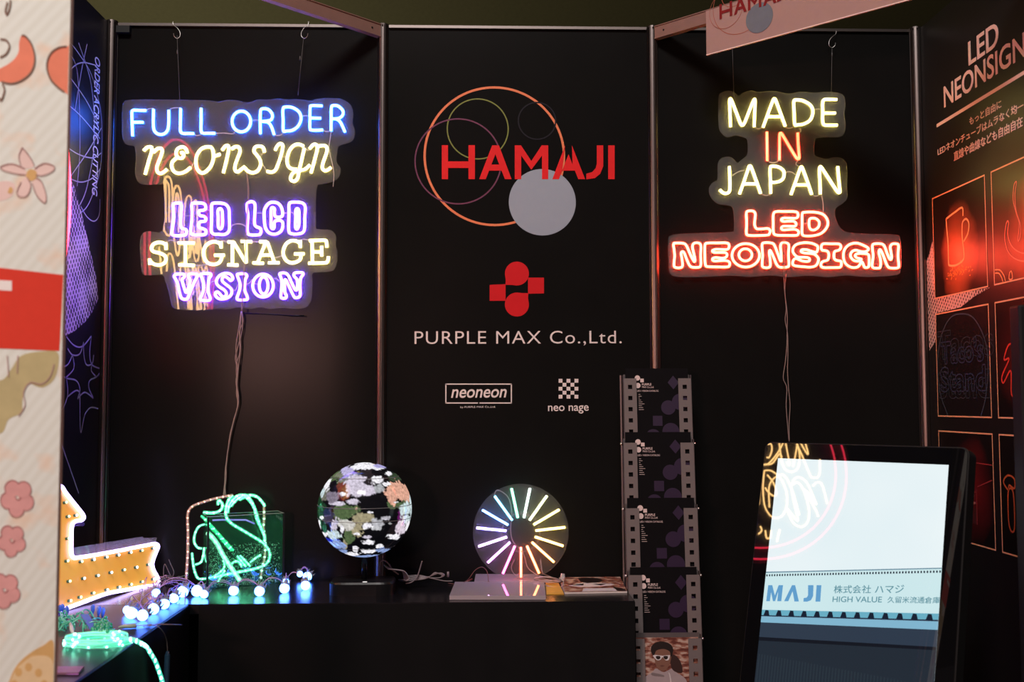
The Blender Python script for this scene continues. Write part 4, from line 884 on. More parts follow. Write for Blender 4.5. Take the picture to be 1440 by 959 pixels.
rope('green rope light looping high above the glass tank rim', [[(345,165,.3),(340,145,.3),(350,125,.3),(378,150,.3),(380,190,.3),(350,225,.3),(290,240,.25),(205,235,.2)], [(480,75,.35),(440,120,.35),(415,200,.35),(420,280,.35),(470,340,.35),(560,395,.35),(660,455,.4),(760,520,.45),(815,590,.45),(820,660,.4),(780,720,.35),(680,760,.3),(560,785,.25),(430,810,.25),(300,840,.25)],
  [(430,240,.4),(450,160,.4),(510,90,.4),(570,75,.4),(630,120,.45),(680,200,.45),(700,290,.45),(740,380,.45),(770,450,.45),(775,500,.45)], [(540,120,.5),(590,90,.5),(650,75,.5),(710,95,.5),(760,150,.5),(775,180,.5)], [(460,180,.42),(500,130,.42),(550,95,.42),(600,75,.42),(650,130,.42),(690,220,.42),(720,320,.42),(760,420,.42)]], M_ROPE, M_LEDG, .0062)
rope('pale green rope light running diagonally down inside the tank', [[(240,420,.15),(290,470,.15),(340,540,.15),(380,620,.15),(430,700,.15),(490,790,.12),(545,870,.1)]], rope_mats('pale_rope', .5, (.6, 1, .8), (.30, .85, .58), 4.0), M_LEDG, .0085)
rope('flat green light strip leaning in the middle of the tank', [[(185,265,.55),(260,340,.55),(360,450,.55),(440,540,.55),(485,590,.55)], [(240,340,.6),(330,430,.6),(420,540,.6),(470,590,.6)]], rope_mats('strip_green', .4, (.1, .9, .45), (.02, .70, .28), 3.0), M_LEDG, .0055)
rope('green rope light curled along the left side of the tank', [[(215,345,.8),(160,370,.8),(125,440,.8),(120,510,.8),(150,560,.8),(190,570,.8)], [(100,610,.5),(110,720,.5),(130,800,.5),(160,850,.5),(230,850,.4),(300,830,.4),(360,790,.4),(400,740,.4),(390,680,.4)], [(130,720,.8),(180,700,.8),(200,650,.8),(215,560,.8)]], M_ROPE, M_LEDG, .005)
rope('short green rope pieces heaped near the tank floor', [[(460,720,.6),(500,690,.6),(540,700,.6),(560,740,.6)], [(520,640,.5),(560,690,.5),(600,740,.5)], [(545,635,.5),(590,680,.5),(640,735,.5)], [(640,700,.7),(690,660,.7),(740,630,.7)], [(340,880,.2),(370,830,.25),(400,780,.3)]], M_ROPE, M_LEDG, .0055)
rope('upright clear rope light in the right back of the tank', [[(768,180,.8),(770,280,.8),(765,380,.8),(780,500,.8),(775,650,.8),(750,760,.8),(738,860,.8)]], M_ROPE2, M_LEDG, .006)
mb = MB(); mb.tube([tk((290,308), .9), tk((380,304), .9), tk((600,305), .9), tk((680,340), .9)], .003, 6)
tag(obj('rope_light', mb, mat('violet_rope', (.3, .2, .5), .2, emit=(.25, .15, .9), es=.6), None, True), 'thin violet light tube lying across the back of the tank', 'rope light', 'rope lights in the tank')

# ================================================================== BLUE BULB STRING
M_BULB = mat('frosted_bulb', (.85, .88, .9), .3, emit=(.045, .17, 1.0), es=25); M_BULBC = mat('bulb_cap', (.22, .23, .27), .35)
M_BLUEW = mat('violet_pink_wire', (.38, .20, .34), .35)
cbl = crop(140, 780, 4.5)
BU = [(178,350,26,.014,90),(201,372,35,.015,60),(273,384,32,.015,20),(342,345,32,.015,-30),(410,316,30,.013,100),(470,275,28,.015,60),(525,238,33,.016,50),(357,242,24,.02,140),(617,234,33,.015,-20),(662,250,24,.013,-40),(848,230,29,.014,90),(1012,234,30,.014,70),(1170,216,30,.014,80),(1178,172,20,.022,120),(1303,196,28,.014,110),(1315,138,27,.018,20),(1268,122,18,.024,120)]
t = thing('string_lights', 'string of round blue white bulbs trailing along the table in front of the tank', 'string lights', tab(300, 835))
bpos = []
for (bx, by, br, h, ang) in BU:
    p = tab(*cbl((bx, by)), h+.001); r_ = br/4.5/F*(p-EYE).length
    p.z = max(p.z, TZ+r_+.0005); bpos.append((p, r_, ang))
    mb = MB(); mb.sphere(p, r_, 16, 10); o = obj('bulb', mb, M_BULB, t, True)
    d = V((math.cos(math.radians(ang))*.45, .85, abs(math.sin(math.radians(ang)))*.75+.12)).normalized(); a = p+d*r_*.45
    m2 = MB(); m2.tube([a, a+d*r_*.55, a+d*r_*.75, a+d*r_*1.5], [r_*.93, r_*.85, r_*.5, r_*.35], 12)
    for k in range(6):
        ax = d.orthogonal().normalized(); ay = d.cross(ax); q_ = a+d*r_*.5+(ax*math.cos(k)+ay*math.sin(k))*r_*.85; m2.tube([q_, q_+d*r_*.9], [r_*.16, r_*.08], 5)
    obj('socket', m2, M_BULBC, o, True)
mb = MB()
random.seed(4)
order = [0, 1, 2, 3, 4, 5, 6, 7, 8, 9, 10, 11, 12, 13, 14, 15, 16]
for i, j in zip(order[:-1], order[1:]):
    p, q_ = bpos[i][0], bpos[j][0]; L = (q_-p).length
    for s in (0, 1):
        up = .022+.10*L+random.uniform(-.004, .006)
        mb.tube(catmull([p+V((0, .012, .008)), p.lerp(q_, .3)+V((0, .016+.004*s, up)), p.lerp(q_, .7)+V((0, .014, up*.9)), q_+V((0, .012, .008))], 6), .0012, 5)
for k in range(26):
    a = tab(*cbl((random.uniform(250, 560), random.uniform(180, 330))), .004); b = a+V((random.uniform(-.06, .06), random.uniform(-.05, .05), 0))
    mb.tube(catmull([a, a.lerp(b, .3)+Z*random.uniform(.005, .035)+V((random.uniform(-.02, .02), 0, 0)), a.lerp(b, .7)+Z*random.uniform(.005, .035), b], 6), .0012, 5)
obj('wire', mb, M_BLUEW, t, True)
# tangle of thin leads behind the arrow
cz_ = crop(140, 780, 4.5)
mb = MB(); random.seed(8)
for k in range(12):
    x = 380+k*12; mb.tube(catmull([tab(*cz_((x-30, 190)), .004), at_y(*cz_((x-10, 165-random.uniform(0, 25))), -.22), at_y(*cz_((x+40, 140+random.uniform(-10, 20))), -.2), tab(*cz_((x+50, 170)), .004)], 6), .0013, 5)
mb.tube(catmull([at_y(*cz_(p), -.2) for p in ((408,160),(405,100),(412,60),(425,80),(455,140),(470,110),(450,60),(438,30))], 6), .0013, 5)
tag(obj('cable_tangle', mb, mat('mauve_wire'), None, True), 'tangle of thin grey leads between the arrow sign and the glass tank', 'cable')

# ================================================================== ARROW SIGN
ah = V((.26, .966, 0)).normalized(); tilt = math.radians(10); an0 = V((ah.y, -ah.x, 0)); aU = Z*math.cos(tilt)-an0*math.sin(tilt); aN = ah.cross(aU); aN = aN if aN.y < 0 else -aN
ap = tab(207, 824, .0); ap.z = TZ+.012
arr = lambda px, py, d=0: hit(px, py, ap, aN)+aN*d
ca_ = crop(80, 670, 5.994)
body = [(-60,1160),(-330,1220),(-330,350),(-210,-40),(8,72),(110,200),(205,320),(215,350),(195,372),(150,378),(118,400),(110,450),(108,640),(118,680),(145,688),(400,645),(650,597),(825,566),(845,585),(810,680),(792,740),(810,800),(845,870),(838,900),(815,915),(400,990),(0,1140)]
t = thing('arrow_sign', 'orange arrow sign edged in white neon with small bulbs on the left table', 'arrow sign', ap)
def orange_mat():
    m = bpy.data.materials.new('orange_acrylic'); m.use_nodes = True; nt = m.node_tree; b = nt.nodes['Principled BSDF']; tc = nd(nt, 'ShaderNodeTexCoord'); nz = nd(nt, 'ShaderNodeTexNoise'); nz.inputs['Scale'].default_value = 5
    mx = nd(nt, 'ShaderNodeMix', data_type='RGBA'); mx.inputs[6].default_value = (.84, .27, .035, 1); mx.inputs[7].default_value = (.84, .46, .06, 1)
    nt.links.new(tc.outputs['Object'], nz.inputs['Vector']); nt.links.new(nz.outputs['Fac'], mx.inputs[0]); nt.links.new(mx.outputs[2], b.inputs['Base Color']); b.inputs['Roughness'].default_value = .3
    nt.links.new(mx.outputs[2], b.inputs['Emission Color']); b.inputs['Emission Strength'].default_value = .52; return m  # panel emission stands in for LED light passing through the acrylic
mb = MB(); mb.slab([arr(*ca_(p)) for p in body], aN, .006); obj('panel', mb, orange_mat(), t)
border = [(-60,1158),(-330,1218),(-330,350),(-210,-40),(8,75),(55,132),(110,202),(165,270),(205,322),(213,352),(193,372),(150,378),(120,402),(110,450),(108,550),(108,640),(120,678),(150,687),(280,668),(400,647),(520,625),(650,599),(740,582),(815,568),(842,590),(825,640),(805,690),(793,740),(803,790),(830,840),(845,880),(820,913),(700,935),(550,962),(400,992),(200,1065),(0,1138)]
mb = MB(); mb.tube(catmull([arr(*ca_(p), .006) for p in border], 4, True), .0058, 8, True); obj('neon_border', mb, neon_mat('neon_white', E_WHITE), t, True, 'white neon border')
back = [(118,600),(135,600),(745,502),(760,515),(870,510),(862,540),(850,560),(830,562),(400,640),(145,682),(120,676)]
mb = MB(); mb.slab([arr(*ca_(p), -.012) for p in back], aN, .004); obj('acrylic_backing', mb, clear_mat('glow_tinted_acrylic', .22, hazecol=(.55, .5, .6)), t)  # clear acrylic, its purple glow put into the haze colour
mb = MB(); mb.slab([arr(*ca_(p), -.012) for p in [(0,30),(20,40),(250,370),(262,390),(250,415),(215,412),(140,420),(135,440),(135,600),(118,600),(118,400),(200,372),(215,350),(8,70)]], aN, .004); obj('acrylic_backing', mb, clear_mat('violet_glow_acrylic', .12, hazecol=(.4, .3, .8)), t)  # violet haze colour stands in for the glow on clear acrylic
LED_ = [(57,222,0),(80,340,0),(145,330,1),(77,525,0),(70,715,0),(190,720,0),(293,703,2),(402,682,1),(502,665,2),(605,643,1),(700,627,0),(798,607,1),(88,886,0),(210,862,2),(327,838,1),(440,812,2),(550,790,0),(655,768,2),(757,745,1),(798,868,2),(702,890,0),(608,912,0),(508,936,1),(405,958,1),(290,985,0),(180,1020,0),(95,1050,0),(-60,200,0),(-60,420,1),(-60,620,0),(-60,820,1),(-60,1010,0)]
LM = [mat('led_lime', (.8, .9, .5), emit=(.75, 1, .38), es=2.4), mat('led_mint', (.8, .95, .9), emit=(.7, 1, .8), es=2.6), mat('led_ice', (.85, .9, .95), emit=(.75, .95, 1), es=3.4)]
M_LSOCK = mat('led_socket', (.05, .16, .10), .4)
for x, y, k in LED_:
    p = arr(*ca_((x, y))); mb = MB(); mb.sphere(p+aN*.010, .0042, 10, 6); o = obj('led_bulb', mb, LM[k], t, True)
    m2 = MB(); m2.cyl(p, p+aN*.009, .0050, .0046, 12); obj('led_socket', m2, M_LSOCK, o, True)
mb = MB(); c_ = tab(150, 846); mb.box(c_+V((-.085, .06, .0125)), (.08, .20, .024), R=Matrix.Rotation(-.26, 3, 'Z')); obj('stand_block', mb, mat('dark_block', (.012, .015, .03), .15, spec=.7), t)

# ================================================================== GREEN LED COIL + OTHER SMALL THINGS ON THE LEFT TABLE
cs = crop(75, 820, 6.9)
t = thing('led_strip_coil', 'coiled clear light strip glowing green, its tail hanging off the left table', 'light strip', tab(140, 910))
cc = tab(*cs((440, 575))); e1 = tab(*cs((85, 620))); e2 = tab(*cs((795, 560))); rx_ = abs(e2.x-e1.x)/2; cc.x = (e1.x+e2.x)/2
top_ = tab(*cs((450, 488)), .02); bot_ = tab(*cs((420, 660))); ry_ = (top_.y-bot_.y)/2; cc.y = (top_.y+bot_.y)/2
mb = MB(); P = []
random.seed(17); rad_ = [random.uniform(.72, 1.03) for k in range(12)]; offs = [(random.uniform(-.012, .012), random.uniform(-.008, .008)) for k in range(12)]
for k in range(11*48):
    a = 2*PI*k/48+1.0; tr_ = k/48; i0 = int(tr_); f_ = tr_-i0; f_ = f_*f_*(3-2*f_)
    j = rad_[i0]*(1-f_)+rad_[i0+1]*f_ if i0 > 0 else 1.0; ox = offs[i0][0]*(1-f_)+offs[i0+1][0]*f_; oy = offs[i0][1]*(1-f_)+offs[i0+1][1]*f_
    P.append(V((cc.x+ox+math.cos(a)*rx_*j, cc.y+oy+math.sin(a)*ry_*j, TZ+.005+.0016*tr_+.003*abs(math.sin(a+tr_)))))
def ribbon3(mb, P, wv, h, m=0):
    vs = []; fs = []
    for i, p in enumerate(P):
        t_ = (P[min(i+1, len(P)-1)]-P[max(i-1, 0)]).normalized(); s = wv if wv.length < .5 else t_.cross(wv).normalized()
        s = t_.cross(V((0, 0, 1))).normalized() if abs(t_.z) < .9 else V((0, 1, 0)); u_ = s.cross(t_)
        vs += [p+s*h*.35+u_*h, p-s*h*.35+u_*h, p-s*h*.35-u_*h, p+s*h*.35-u_*h]
    for i in range(len(P)-1):
        for k in range(4): fs.append((4*i+k, 4*i+(k+1) % 4, 4*i+4+(k+1) % 4, 4*i+4+k))
    mb.add(vs, fs, m)
ribbon3(mb, P, V((0, 0, 1)), .0036)
mat('coil_silicone', (.25, .5, .42), .15, emit=(.05, .75, .50), es=.9, spec=.7)
MC_ = MB(); MC_.tube(P, .0011, 5); obj('glowing_core', MC_, mat('coil_core', (.3, .5, .45), .3, emit=(.06, 1, .66), es=1.6), t, True)
obj('coil', mb, clear_mat('clear_silicone', .42, hazecol=(.55, .95, .8), rough=.1), t, True)
mat('coil_led', (.6, 1, .85), emit=(.25, 1, .70), es=7)
for k in range(62):
    p = P[k*4 if k < 30 else 120+(k-30)*12]; mb = MB(); mb.sphere(p+V((0, 0, .001)), .0036, 6, 4); obj('led', mb, MATS['coil_led'], t, True)
ht = [tab(*cs((690,540)), .022), tab(*cs((790,555)), .02), tab(*cs((860,590)), .012)]+[at_x(*cs(p), xl_in+.012+.006*i) for i, p in enumerate(((905,620),(950,690),(990,760),(1020,840),(1050,930),(1075,1040)))]
Pt = catmull(ht, 8); mb = MB(); ribbon3(mb, Pt, V((0, 0, 1)), .0058); obj('tail', mb, mat('coil_silicone'), t, True)
acc = 0
for i in range(1, len(Pt)):
    acc += (Pt[i]-Pt[i-1]).length
    if acc > .017:
        acc = 0; d = (EYE-Pt[i]).normalized(); mb = MB(); mb.sphere(Pt[i]+d*.002, .0042, 8, 5, sq=(1, 1, 1.5)); obj('led', mb, MATS['coil_led'], t, True)
# bag of clear green fairy lights
t = thing('fairy_lights', 'heap of clear green fairy lights with blue capped tips behind the glowing coil', 'fairy lights', tab(120, 880))
mb = MB(); random.seed(13)
for k in range(46):
    a = tab(*cs((random.uniform(10, 350), random.uniform(330, 470))), .004); b = a+V((random.uniform(-.05, .05), random.uniform(-.05, .05), 0))
    mb.tube(catmull([a, a.lerp(b, .3)+Z*random.uniform(.005, .022), a.lerp(b, .7)+Z*random.uniform(.005, .02), b], 5), .0018, 5)
obj('wire', mb, mat('green_clear_wire', (.10, .45, .30), .2, emit=(.02, .5, .3), es=.18, spec=.7), t, True)
mb = MB()
for k in range(80):
    p = tab(*cs((random.gauss(480, 45), random.gauss(420, 30))), .006+random.random()*.02); mb.sphere(p, .0055, 8, 5)
obj('bead', mb, mat('green_bead', (.03, .30, .16), .15, emit=(.02, .6, .3), es=.10, spec=.8), t, True)
mb = MB()
for cx_, cy_ in ((380,245),(435,260),(475,275),(60,250),(100,240),(40,260),(130,260)):
    p = tab(*cs((cx_, cy_+60)), .0); q_ = p+Z*.030+X*random.uniform(-.006, .006); mb.tube([p, p.lerp(q_, .4), p.lerp(q_, .8), q_], [.002, .0055, .0062, .002], 10)
obj('cap', mb, mat('blue_clear_cap', (.08, .18, .6), .15, emit=(.05, .15, .8), es=.15), t, True)
mb = MB(); a = tab(*cs((300, 300)), .03); b = tab(*cs((410, 470)), .008); sd = V((.010, .002, 0)); mb.slab([a-sd, a+sd, b+sd, b-sd], Z, .002); obj('paper_band', mb, mat('blue_band', (.05, .14, .5), .4), t)
mb = MB(); mb.tube([tab(*cs((165, 390)), .03), tab(*cs((180, 450)), .02), tab(*cs((195, 495)), .012)], [.003, .006, .003], 8); obj('plug', mb, mat('white_plug', (.55, .6, .58), .35), t, True)
mb = MB(); mb.tube([tab(*cs((630, 428)), .006), tab(*cs((690, 418)), .007), tab(*cs((805, 412)), .007)], [.002, .006, .0065], 8); mb.tube([tab(*cs((805, 412)), .006), tab(*cs((960, 400)), .005)], .0013, 5)
tag(obj('plug_connector', mb, mat('green_white_plug', (.40, .5, .42), .35), None, True), 'pale plug connector lying in front of the blue bulbs', 'connector')
t = thing('inline_switch', 'thin lead with a dark blue inline switch hanging off the left table edge', 'cable switch', at_x(*cs((1105, 700)), xl_in+.02))
mb = MB(); mb.tube(catmull([tab(*cs((880, 405)), .004), tab(*cs((960, 408)), .004), tab(*cs((1020, 425)), .006)]+[at_x(*cs(p), xl_in+.02) for p in ((1070,480),(1100,560),(1108,665))], 6), .0012, 5); obj('lead', mb, M_WIRE, t, True)
mb = MB(); p = [at_x(*cs(q_), xl_in+.02) for q_ in ((1106,695),(1100,830),(1092,1020))]; mb.tube(p, .0078, 8); mb.tube([at_x(*cs((1108,660)), xl_in+.02), p[0]], [.004, .0065], 8); obj('switch_body', mb, mat('slate_plastic', (.02, .05, .09), .3), t)
mb = MB(); mb.tube([tab(*cs((1010, 398)), .01), at_x(*cs((1245, 406)), xl_in+.05)], .0016, 6); mb.tube([tab(*cs((1010, 398)), .01), tab(*cs((930, 415)), .004), tab(*cs((870, 420)), .004)], .0012, 5); tag(obj('lead_end', mb, M_WIRE, None, True), 'short straight end of a pale lead sticking out past the left table edge', 'cable')
mb = MB(); q = [tab(*cs(p), .006) for p in ((-60,868),(245,868),(290,812),(300,806),(-60,806))]; mb.slab(q, Z, .005); o = obj('remote_control', mb, dots_mat('remote_print', (.20, .10, .16), (.45, .2, .6), 220, thr=.3)); tag(o, 'flat purple dotted remote at the near edge of the left table', 'remote')

# ================================================================== BROCHURE RACK
M_STRIP = mat('grey_rack_plastic', (.125, .098, .096), .45, var=.05)
M_RACK = mat('rack_metal', (.10, .08, .08), .4, metal=.3)
ys = [532, 622.5, 714.5, 808.5, 898]; yb_ = [518, 607.5, 700, 797.5, 896.5]; xl_ = [876.8, 876.8, 879.5, 883.5, 887.5]; xr_ = [971.5, 975.5, 980.5, 984, 986.5]; dep = [-.16, -.21, -.26, -.31, -.36]
t = thing('brochure_rack', 'grey zigzag brochure rack with punched side strips right of the table', 'brochure rack', (at_y(930, 900, -.27).x, -.20, 0))
lean = V((0, math.sin(.10), math.cos(.10))); ln_ = V((0, -math.cos(.10), math.sin(.10)))
SW = .0; info = []
for i in range(5):
    a, b = at_y(xl_[i], ys[i], dep[i]), at_y(xr_[i], ys[i], dep[i]); zt = (a.z+b.z)/2; Wd = b.x-a.x; sw = .19*Wd; hh = .262
    o0 = V((a.x, dep[i], zt))-lean*hh
    tilt_z = (b.z-a.z)
    info.append((a.x, Wd, sw, o0, zt))
    mb = MB()
    bk = o0-ln_*.022
    mb.box(bk+V((Wd/2, 0, 0))+lean*(hh/2+.008)-ln_*.001, (Wd*.98, .0016, hh+.016), R=Matrix((X, -ln_, lean)).transposed())
    for sx in (0, Wd): mb.box(o0+V((sx, 0, 0))+lean*(hh/2+.006)-ln_*.011, (.0016, .024, hh+.012), R=Matrix((X, -ln_, lean)).transposed())
    mb.box(o0+V((Wd/2, 0, 0))-ln_*.011, (Wd, .024, .0016), R=Matrix((X, -ln_, lean)).transposed())
    pk = obj('pocket', mb, M_RACK, t)
    for x0 in (0, Wd-sw):
        mb = MB(); hs = .0145; pitch = .0385 if i < 4 else .0405; cs_ = [0, (sw-hs)/2, (sw+hs)/2, sw]; zs = [0]
        z = hh-.0225
        holes = []
        while z > .02: holes.append((z-hs, z)); z -= pitch
        edges = sorted(set([0, hh]+[e for h_ in holes for e in h_]))
        for zi in range(len(edges)-1):
            z0, z1 = edges[zi], edges[zi+1]; ish = any(abs(h_[0]-z0) < 1e-6 for h_ in holes)
            for ci in range(3):
                if ish and ci == 1: continue
                f = lambda x, z_: o0+V((x0+x, 0, 0))+lean*z_
                mb.quad(f(cs_[ci], z0), f(cs_[ci+1], z0), f(cs_[ci+1], z1), f(cs_[ci], z1))
        o = obj('punched_strip', mb, M_STRIP, pk); so = o.modifiers.new('s', 'SOLIDIFY'); so.thickness = .0015; so.offset = -1
    if i:
        for sx, xx in ((-1, a.x), (1, b.x)):
            mb = MB(); mb.sphere((xx+sx*.006, dep[i]+.01, zt-.004), .0055, 10, 6); obj('hinge_knob', mb, M_STEEL, pk, True)
mb = MB()
for sx in (-.004, info[0][1]+.004): mb.tube([V((info[0][0]+sx, dep[0]+.045, info[0][4]+.012)), V((info[0][0]+sx+.010, dep[0]+.035, .02))], .004, 6)
mb.box((info[4][0]+info[4][1]/2+.01, -.26, .012), (.20, .30, .018)); obj('stand', mb, M_RACK, t)
M_COVER = mat('black_cover', (.0055, .0048, .0055), .6, var=.1, spec=.03); M_VIO = mat('violet_cover_shapes', (.017, .006, .027), .4, var=.05); M_LOGOP = mat('pink_cover_logo', (.58, .44, .42), .4, var=.03)
where = ['topmost pocket of the rack', 'second pocket of the rack from the top', 'middle pocket of the rack', 'fourth pocket of the rack from the top']
def brochure_base(i, label):
    x0, Wd, sw, o0, zt = info[i]; tb = at_y(930, yb_[i], dep[i]+.012).z; hb = .297; bo = V((x0+.008, dep[i]+.012, tb))-lean*hb
    wB = Wd-.016
    t = thing('brochure', label, 'brochure', bo+V((wB/2, 0, 0)), 'brochures in the rack')
    g_ = lambda u, v, l=0: bo+X*(u*wB)+lean*(hb*(1-v*.30/.297*1.0))+ln_*l
    return t, bo, wB, hb, g_
def flatp(mb, g_, pts, l): mb.slab([g_(u, v, l) for u, v in pts], ln_, .0003)
def disc(cx_, cy_, r, asp, n=28): return [(cx_+r*math.cos(2*PI*k/n), cy_+r*asp*math.sin(2*PI*k/n)) for k in range(n)]
for i in range(4):
    t, bo, wB, hb, g_ = brochure_base(i, 'black brochure with violet shapes in the '+where[i])
    mb = MB(); mb.slab([g_(0, 0), g_(1, 0), g_(1, .99), g_(0, .99)], ln_, .006); obj('cover', mb, M_COVER, t)
    asp = wB/.30
    mb = MB()
    flatp(mb, g_, [(.67,.165),(.76,.085),(.85,.165),(.76,.245)], .0008); flatp(mb, g_, disc(.86, .39, .13, asp), .0010); flatp(mb, g_, disc(.67, .455, .115, asp), .0012); flatp(mb, g_, [(.42,.55),(.57,.55),(.57,.665),(.42,.665)], .0008); flatp(mb, g_, disc(.70, .73, .135, asp), .0010); flatp(mb, g_, disc(.42, .79, .12, asp), .0009)
    obj('cover_shapes', mb, M_VIO, t)
    for P_ in (disc(.19, .112, .042, asp), [(.235,.12),(.29,.12),(.29,.162),(.235,.162)], disc(.195, .20, .042, asp)):
        mb = MB(); flatp(mb, g_, P_, .001); obj('cover_logo', mb, M_LOGOP, t)
    for k in range(9):
        w_ = (.03, .05, .02, .04, .06, .09, .05, .07, .08)[k]; mb = MB(); flatp(mb, g_, [(.20,.30+k*.022),(.20+w_,.30+k*.022),(.20+w_,.304+k*.022),(.20,.304+k*.022)], .001); obj('cover_text_line', mb, M_LOGOP, t)
    text('cover_lettering', 'PURPLE', M_LOGOP, t, g_(.26, .20), X, lean, .15*wB, .008, ext=.0002, bold=.01, lift=.0008); text('cover_lettering', 'MAX Co.,Ltd.', M_LOGOP, t, g_(.26, .232), X, lean, .19*wB, .0075, ext=.0002, lift=.0008)
    text('cover_lettering', 'LED / VISION CATALOG', M_LOGOP, t, g_(.18, .272), X, lean, .34*wB, .006, ext=.0002, lift=.0008)
t, bo, wB, hb, g_ = brochure_base(4, 'brochure with a photo of a person in white sunglasses, bottom of the rack')
mb = MB(); mb.slab([g_(0, 0), g_(1, 0), g_(1, .99), g_(0, .99)], ln_, .006); obj('cover', mb, M_BRICK, t)
# centre coords in crop (875,790,5.675): cover spans x 70..595, y 607..959 ; uv by unprojection
def gp(x, y):
    p = hit(875+x/5.675, 790+y/5.675, bo, ln_); return p
def pic(name, pts, m, l, smooth=True):
    mb = MB(); P = catmull([gp(*p)+ln_*l for p in pts], 4, True) if smooth else [gp(*p)+ln_*l for p in pts]; mb.slab(P, ln_, .0003); obj(name, mb, m, t)
pic('cover_picture', [(180,960),(175,925),(240,880),(270,850),(330,880),(400,850),(430,880),(490,920),(515,960),(500,1040),(180,1040)], M_HOOD, .0010)
pic('cover_picture', [(258,760),(262,800),(275,840),(305,868),(345,865),(372,830),(385,790),(388,750),(370,690),(300,680),(262,700)], M_SKINP, .0014)
pic('cover_picture', [(245,745),(228,710),(235,670),(275,640),(330,636),(380,655),(405,690),(400,735),(385,755),(378,715),(330,695),(275,705),(258,735)], M_HAIR, .0018)
pic('cover_picture', [(400,740),(440,760),(470,810),(480,880),(430,880),(395,850),(385,790)], mat('printed_shadow_shape', (.03, .012, .010), .4), .0012)
pic('cover_picture', [(245,750),(262,742),(318,748),(375,744),(380,752),(370,782),(345,785),(322,760),(305,780),(280,785),(262,772)], M_GLS, .0022)
pic('cover_picture', [(270,752),(300,752),(302,770),(285,778),(270,768)], M_HAIR, .0026); pic('cover_picture', [(330,752),(362,752),(360,772),(345,778),(332,768)], M_HAIR, .0026)
pic('cover_picture', [(300,828),(318,823),(336,828),(318,834)], mat('printed_lips', (.11, .04, .03), .4), .0022)
pic('cover_picture', [(368,880),(382,900),(392,960),(384,960),(376,910)], mat('printed_cord', (.5, .42, .42), .4), .0022)
pic('cover_picture', [(240,885),(320,900),(330,915),(240,905)], mat('printed_fold', (.16, .12, .12), .4), .0018)

# ================================================================== DISPLAY SCREEN
mp_ = EYE+ray(1215, 780)*(2.9/ray(1215, 780).y)
a, b = math.radians(-45.4), math.radians(13.85)
sN = V((math.sin(a)*math.cos(b), -math.cos(a)*math.cos(b), math.sin(b))); sX = V((math.cos(a), math.sin(a), 0)).normalized(); sU = sN.cross(sX); sU = sU if sU.z > 0 else -sU
scr = lambda px, py, l=0: hit(px, py, mp_, sN)+sN*l
TL, TR, BL2 = scr(1094.2, 644.3), scr(1334.2, 652.2), scr(1063, 959)
SWd = (TR-TL).dot(sX); SH = SWd*16/9; s0 = TL
sp = lambda x, y, l=0: s0+sX*x-sU*y+sN*l
bz = .040; bzt = .042
t = thing('display_stand', 'large black leaning display screen showing a warehouse sign, lower right', 'display', sp(SWd/2, SH+.06))
M_GLS2 = mat('display_glass_black', (.003, .003, .0035), .015, var=0, spec=.5)
def rrect(x0, y0, x1, y1, r, l, n=8):
    P = []
    for cx_, cy_, a0 in ((x1-r, y0+r, 0), (x0+r, y0+r, 90), (x0+r, y1-r, 180), (x1-r, y1-r, 270)):
        for k in range(n+1):
            a_ = math.radians(a0+90*k/n); P.append(sp(cx_+r*math.cos(a_), cy_-r*math.sin(a_), l))
    return P
LB = bz*.62
x_out0 = (scr(1075, 640)-s0).dot(sX); x_out1 = (scr(1359, 660)-s0).dot(sX); y_out0 = -(scr(1200, 626)-s0).dot(sU)
mb = MB(); mb.slab(rrect(x_out0, y_out0, x_out1, SH+.05, .02, -.001), sN, .045); obj('housing', mb, M_GLS2, t)
mb = MB(); mb.slab(rrect(x_out0-.004, y_out0-.004, x_out1+.004, SH+.054, .022, -.006), sN, .05); obj('rear_frame', mb, M_BLKM, t)
mb = MB(); ft = sp(SWd/2, SH+.05); mb.box((ft.x, ft.y, max(.03, ft.z*.5)), (.5, .1, max(.05, ft.z)), R=Matrix.Rotation(a, 3, 'Z')); mb.box((ft.x+.12*math.sin(-a), ft.y+.15, .015), (.5, .5, .03), R=Matrix.Rotation(a, 3, 'Z')); obj('foot', mb, M_BLKM, t)
def emis(name, c, c2=None, k=1.0):
    if name in MATS: return MATS[name]
    m = bpy.data.materials.new(name); m.use_nodes = True; nt = m.node_tree; b_ = nt.nodes['Principled BSDF']; b_.inputs['Base Color'].default_value = (.003, .003, .003, 1); b_.inputs['Roughness'].default_value = .015; b_.inputs['Emission Strength'].default_value = k
    tc = nd(nt, 'ShaderNodeTexCoord'); nz = nd(nt, 'ShaderNodeTexNoise'); nz.inputs['Scale'].default_value = 2.5; mx = nd(nt, 'ShaderNodeMix', data_type='RGBA'); mx.inputs[6].default_value = (*c, 1); mx.inputs[7].default_value = (*(c2 or c), 1)
    nt.links.new(tc.outputs['Object'], nz.inputs['Vector']); nt.links.new(nz.outputs['Fac'], mx.inputs[0]); nt.links.new(mx.outputs[2], b_.inputs['Emission Color']); MATS[name] = m; return m
cm = crop(1050, 780, 4.966); sc_ = lambda p: scr(*cm(p))
def yy(p): return -(sc_(p)-s0).dot(sU)
def band(name, l, r, l2, r2, m, lift):   # quad between screen-space-of-the-photo left/right heights, clipped to the panel
    P = [sp(0, yy(l), lift), sp(SWd, yy(r), lift), sp(SWd, min(SH, yy(r2)) if r2 else SH, lift), sp(0, min(SH, yy(l2)) if l2 else SH, lift)]
    mb = MB(); mb.slab(P, sN, .0002); return obj(name, mb, m, t)
mb = MB(); mb.slab([sp(0, 0, .0002), sp(SWd, 0, .0002), sp(SWd, SH, .0002), sp(0, SH, .0002)], sN, .0002); obj('screen_picture', mb, emis('screen_sky', (.66, .82, .87), (.90, .95, .96)), t, label='lit screen sky')
